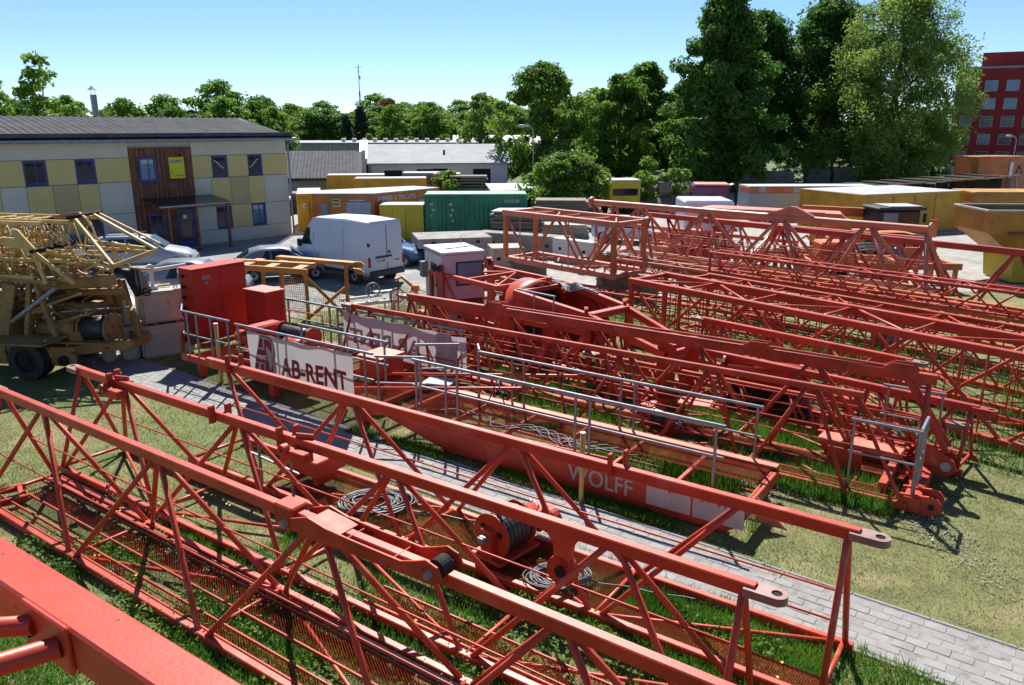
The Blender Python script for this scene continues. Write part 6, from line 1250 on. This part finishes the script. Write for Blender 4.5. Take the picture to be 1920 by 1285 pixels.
for i in range(11): tree(('round3', 'round')[i % 2], 'understorey_tree', ('small dark tree in the thicket under the tall trees', 'small green tree in the thicket under the tall trees')[i % 2], (14+i*3.6, 103+(i % 3)*2, 0), i*60, .40+.05*(i % 3), ('dark thicket trees', 'green thicket trees')[i % 2])
bu = tree('bush', 'lilac_bush', 'large domed lilac bush with pale flower spikes', (4.4, 61.0, 0), 0, 1.12, None, 1.02, 'bush')
P, nr, g, C_ = crown_pts(17, 150, 12, lambda t: max(0, (1-t**2.2))**.5, 4.3, .15, 3.5, .62); k_ = (P[:, 2] > 1.6); P = P*1.05; P = P[k_][::3]; link('flower_spikes', quads('flower_spikes', P, nr[k_][::3], .09*np.ones(len(P)), LILACF), bu)['kind'] = 'stuff'
for i, (x, y, z, s) in enumerate(((-5.9, 72.5, 0, 1.6), (-5.4, 70.5, 0, 1.2), (9.2, 63, .4, 1.3), (10.4, 61.8, .8, 1.25), (12.6, 62.3, 1.2, 1.3), (13.6, 64, 1.2, 1.2), (11, 65, 2.0, 1.3), (24.5, 80, 0, 1.6), (-1.5, 68, 0, .9), (1, 67, 0, .9), (-24, 66, 0, 2.6))):
    lab = 'leafy shrub growing on the earth mound' if 8 < x < 14 else ('small leafy shrub between the timber stacks' if x < -5 and x > -10 else ('tall shrub behind the office gable' if x < -20 else ('bright shrub under the tallest tree' if x > 20 else 'low shrub on the grass before the white hall')))
    tree('shrub', 'shrub', lab, (x, y, z), i*77, s, 'shrubs on the mound' if 8 < x < 14 else ('shrubs between the stacks' if -10 < x < -5 else ('low shrubs by the hall' if -2 < x < 2 else None)), None, 'shrub')
# ------------------------------------------------------------------ grass
def blades(name, label, s, q, z, h, wd, m, lean=.5):
    N = len(s); x = D0.x*s+N0.x*q; y = D0.y*s+N0.y*q; a = rng.uniform(0, 6.283, N); l = rng.normal(0, lean, N)*h; b = rng.uniform(0, 6.283, N)
    v = np.empty((N, 3, 3)); v[:, 0] = np.stack([x-wd*np.cos(a), y-wd*np.sin(a), z], 1); v[:, 1] = np.stack([x+wd*np.cos(a), y+wd*np.sin(a), z], 1); v[:, 2] = np.stack([x+l*np.cos(b), y+l*np.sin(b), z+h], 1)
    o = link(name, rawmesh(name, v.reshape(-1, 3), 3, m)); o['kind'] = 'stuff'; o['label'] = label; o['category'] = 'grass'; return o
def field(n, s0, s1, q0, q1): return rng.uniform(s0, s1, n), rng.uniform(q0, q1, n)
def fnoise(s, q, f, ph=0): return np.sin(s*f+1.7*np.sin(q*f*.7+ph))+np.sin(q*f*1.3+ph+1.3*np.sin(s*f*.9))+.6*np.sin((s+q)*f*2.3+ph)
def offpath(s, q):
    x = D0.x*s+N0.x*q; y = D0.y*s+N0.y*q; pq = PN.x*x+PN.y*y
    return (pq < 9.42+.07*np.sin(x*3)+.04*np.sin(x*13)) | (pq > 10.67+.07*np.sin(x*2.6)+.04*np.sin(x*11))
def view(s, q):
    x = D0.x*s+N0.x*q; y = D0.y*s+N0.y*q; return (np.abs(x) < .70*y+1.2) & (y > 2.2)
s, q = field(26000, -17, 6, 8.2, 12.5); k = view(s, q) & ~offpath(s, q) & ((np.abs(((PN.x*(D0.x*s+N0.x*q)+PN.y*(D0.y*s+N0.y*q))-9.4615) % .1675) < .012)) & (fnoise(s, q, 1.1, 9) > .3); s, q = s[k], q[k]
blades('joint_weeds', 'small weeds growing in the joints of the paved path', s, q, 0*s+.012, rng.uniform(.015, .05, len(s)), .006, GRN, .8)
# short mown lawn, green and straw
s, q = field(900000, -26, 16, -2, 24); k = offpath(s, q) & view(s, q); x = D0.x*s+N0.x*q; y = D0.y*s+N0.y*q
k &= rng.random(len(s)) < np.clip(13/np.maximum(y, 4), .25, 1.); s, q = s[k], q[k]
dry = fnoise(s, q, .9)+1.9*(s > -4.8)*(q > 9.0)+rng.normal(0, .6, len(s)) > .42
blades('lawn_grass', 'short mown green lawn grass', s[~dry], q[~dry], 0*s[~dry], rng.uniform(.025, .065, (~dry).sum()), .0055, GRN, .8)
blades('dry_grass', 'dry straw coloured patches of mown grass', s[dry], q[dry], 0*s[dry], rng.uniform(.02, .055, dry.sum()), .0055, GRDRY, 1.1)
# weeds under the near sections
s, q = field(260000, -15, 3, .5, 9.6); k = offpath(s, q) & view(s, q) & (fnoise(s, q, 1.6, 2)+rng.normal(0, .5, len(s)) > -.5) & ((q < 6.6) | (s > -9.5)) & ((s > -11.5) | (q < 4)); s, q = s[k], q[k]
blades('weeds', 'mixed weeds growing through the red jib sections', s, q, 0*s, rng.uniform(.05, .17, len(s)), .008, GRLUSH, .5)
s, q = field(9000, -13, 1, 1.5, 8.3); k = view(s, q) & (fnoise(s, q, 1.3, 4) > .1) & (q < 6.8); s, q = s[k], q[k]; n_ = len(s); z = rng.uniform(.14, .34, n_)
x = D0.x*s+N0.x*q; y = D0.y*s+N0.y*q; cen = np.stack([x, y, z], 1); nr = rng.normal(size=(n_, 3)); nr /= np.linalg.norm(nr, axis=1)[:, None]
o = link('seed_heads', quads('seed_heads', cen, nr, rng.uniform(.008, .018, n_), SEED, 1.6)); o['kind'] = 'stuff'
s, q = field(70, -13, 1, 2, 8.5); k = view(s, q); s, q = s[k], q[k]; n_ = len(s); x = D0.x*s+N0.x*q; y = D0.y*s+N0.y*q; cen = np.stack([x, y, rng.uniform(.1, .2, n_)], 1); nr = np.tile([[0, -.3, 1.]], (n_, 1)); o = link('dandelion_flowers', quads('dandelion_flowers', cen, nr, np.full(n_, .022), FLOW, 1.8)); o['kind'] = 'stuff'
# leafy broad weeds
s, q = field(70000, -13, 2, 1, 9); k = view(s, q) & offpath(s, q) & (fnoise(s, q, 2.1, 7) > .3) & ((q < 6.6) | (s > -6)); s, q = s[k], q[k]; n_ = len(s); x = D0.x*s+N0.x*q; y = D0.y*s+N0.y*q
cen = np.stack([x, y, rng.uniform(.02, .16, n_)], 1); nr = rng.normal(size=(n_, 3))*.6+np.array([0, 0, 1]); nr /= np.linalg.norm(nr, axis=1)[:, None]; o = link('broad_weeds', quads('broad_weeds', cen, nr, rng.uniform(.015, .04, n_), LEAF, 1.2)); o['kind'] = 'stuff'
# tall lush grass inside the further sections
def lush(n, s0, s1, q0, q1, h0, h1, name, f=1.2, th=-.2, ph=0, m=GRLUSH):
    s, q = field(n, s0, s1, q0, q1); k = view(s, q) & (fnoise(s, q, f, ph)+rng.normal(0, .5, len(s)) > th); s, q = s[k], q[k]
    return blades(name, 'tall bright grass growing up through the stored sections', s, q, 0*s, rng.uniform(h0, h1, len(s)), .008, m, .35)
lush(60000, -12, -1.5, 13.5, 16.4, .12, .42, 'tall_grass', 1.2, .1); lush(26000, -4.5, -1.4, 7.9, 9.2, .05, .15, 'tall_grass', 1.2, -.8); lush(26000, -15, 3, 16.6, 25, .12, .4, 'tall_grass', .8, .2, 3); lush(22000, -9, -3.2, 11.6, 13.4, .12, .6, 'tall_grass', 1.1, .2, 5); lush(12000, -12, -3.5, 11.0, 11.4, .05, .16, 'tall_grass', 1.1, .3, 5); lush(9000, -20, -10, 15, 24, .10, .35, 'tall_grass', .9, .2, 6)
s, q = field(90000, -5, 9, 9.5, 19); k = view(s, q) & offpath(s, q) & (np.sin(q*1.6+.5*s+1.2*np.sin(s*.9))+.6*np.sin(s*2.2+q*.7)+rng.normal(0, .35, len(s)) > 1.15); s, q = s[k], q[k]
blades('grass_clippings', 'pale dried grass clippings lying in streaks on the lawn', s, q, rng.uniform(.01, .04, len(s)), rng.uniform(.0, .025, len(s)), .022, HAY, 2.5)
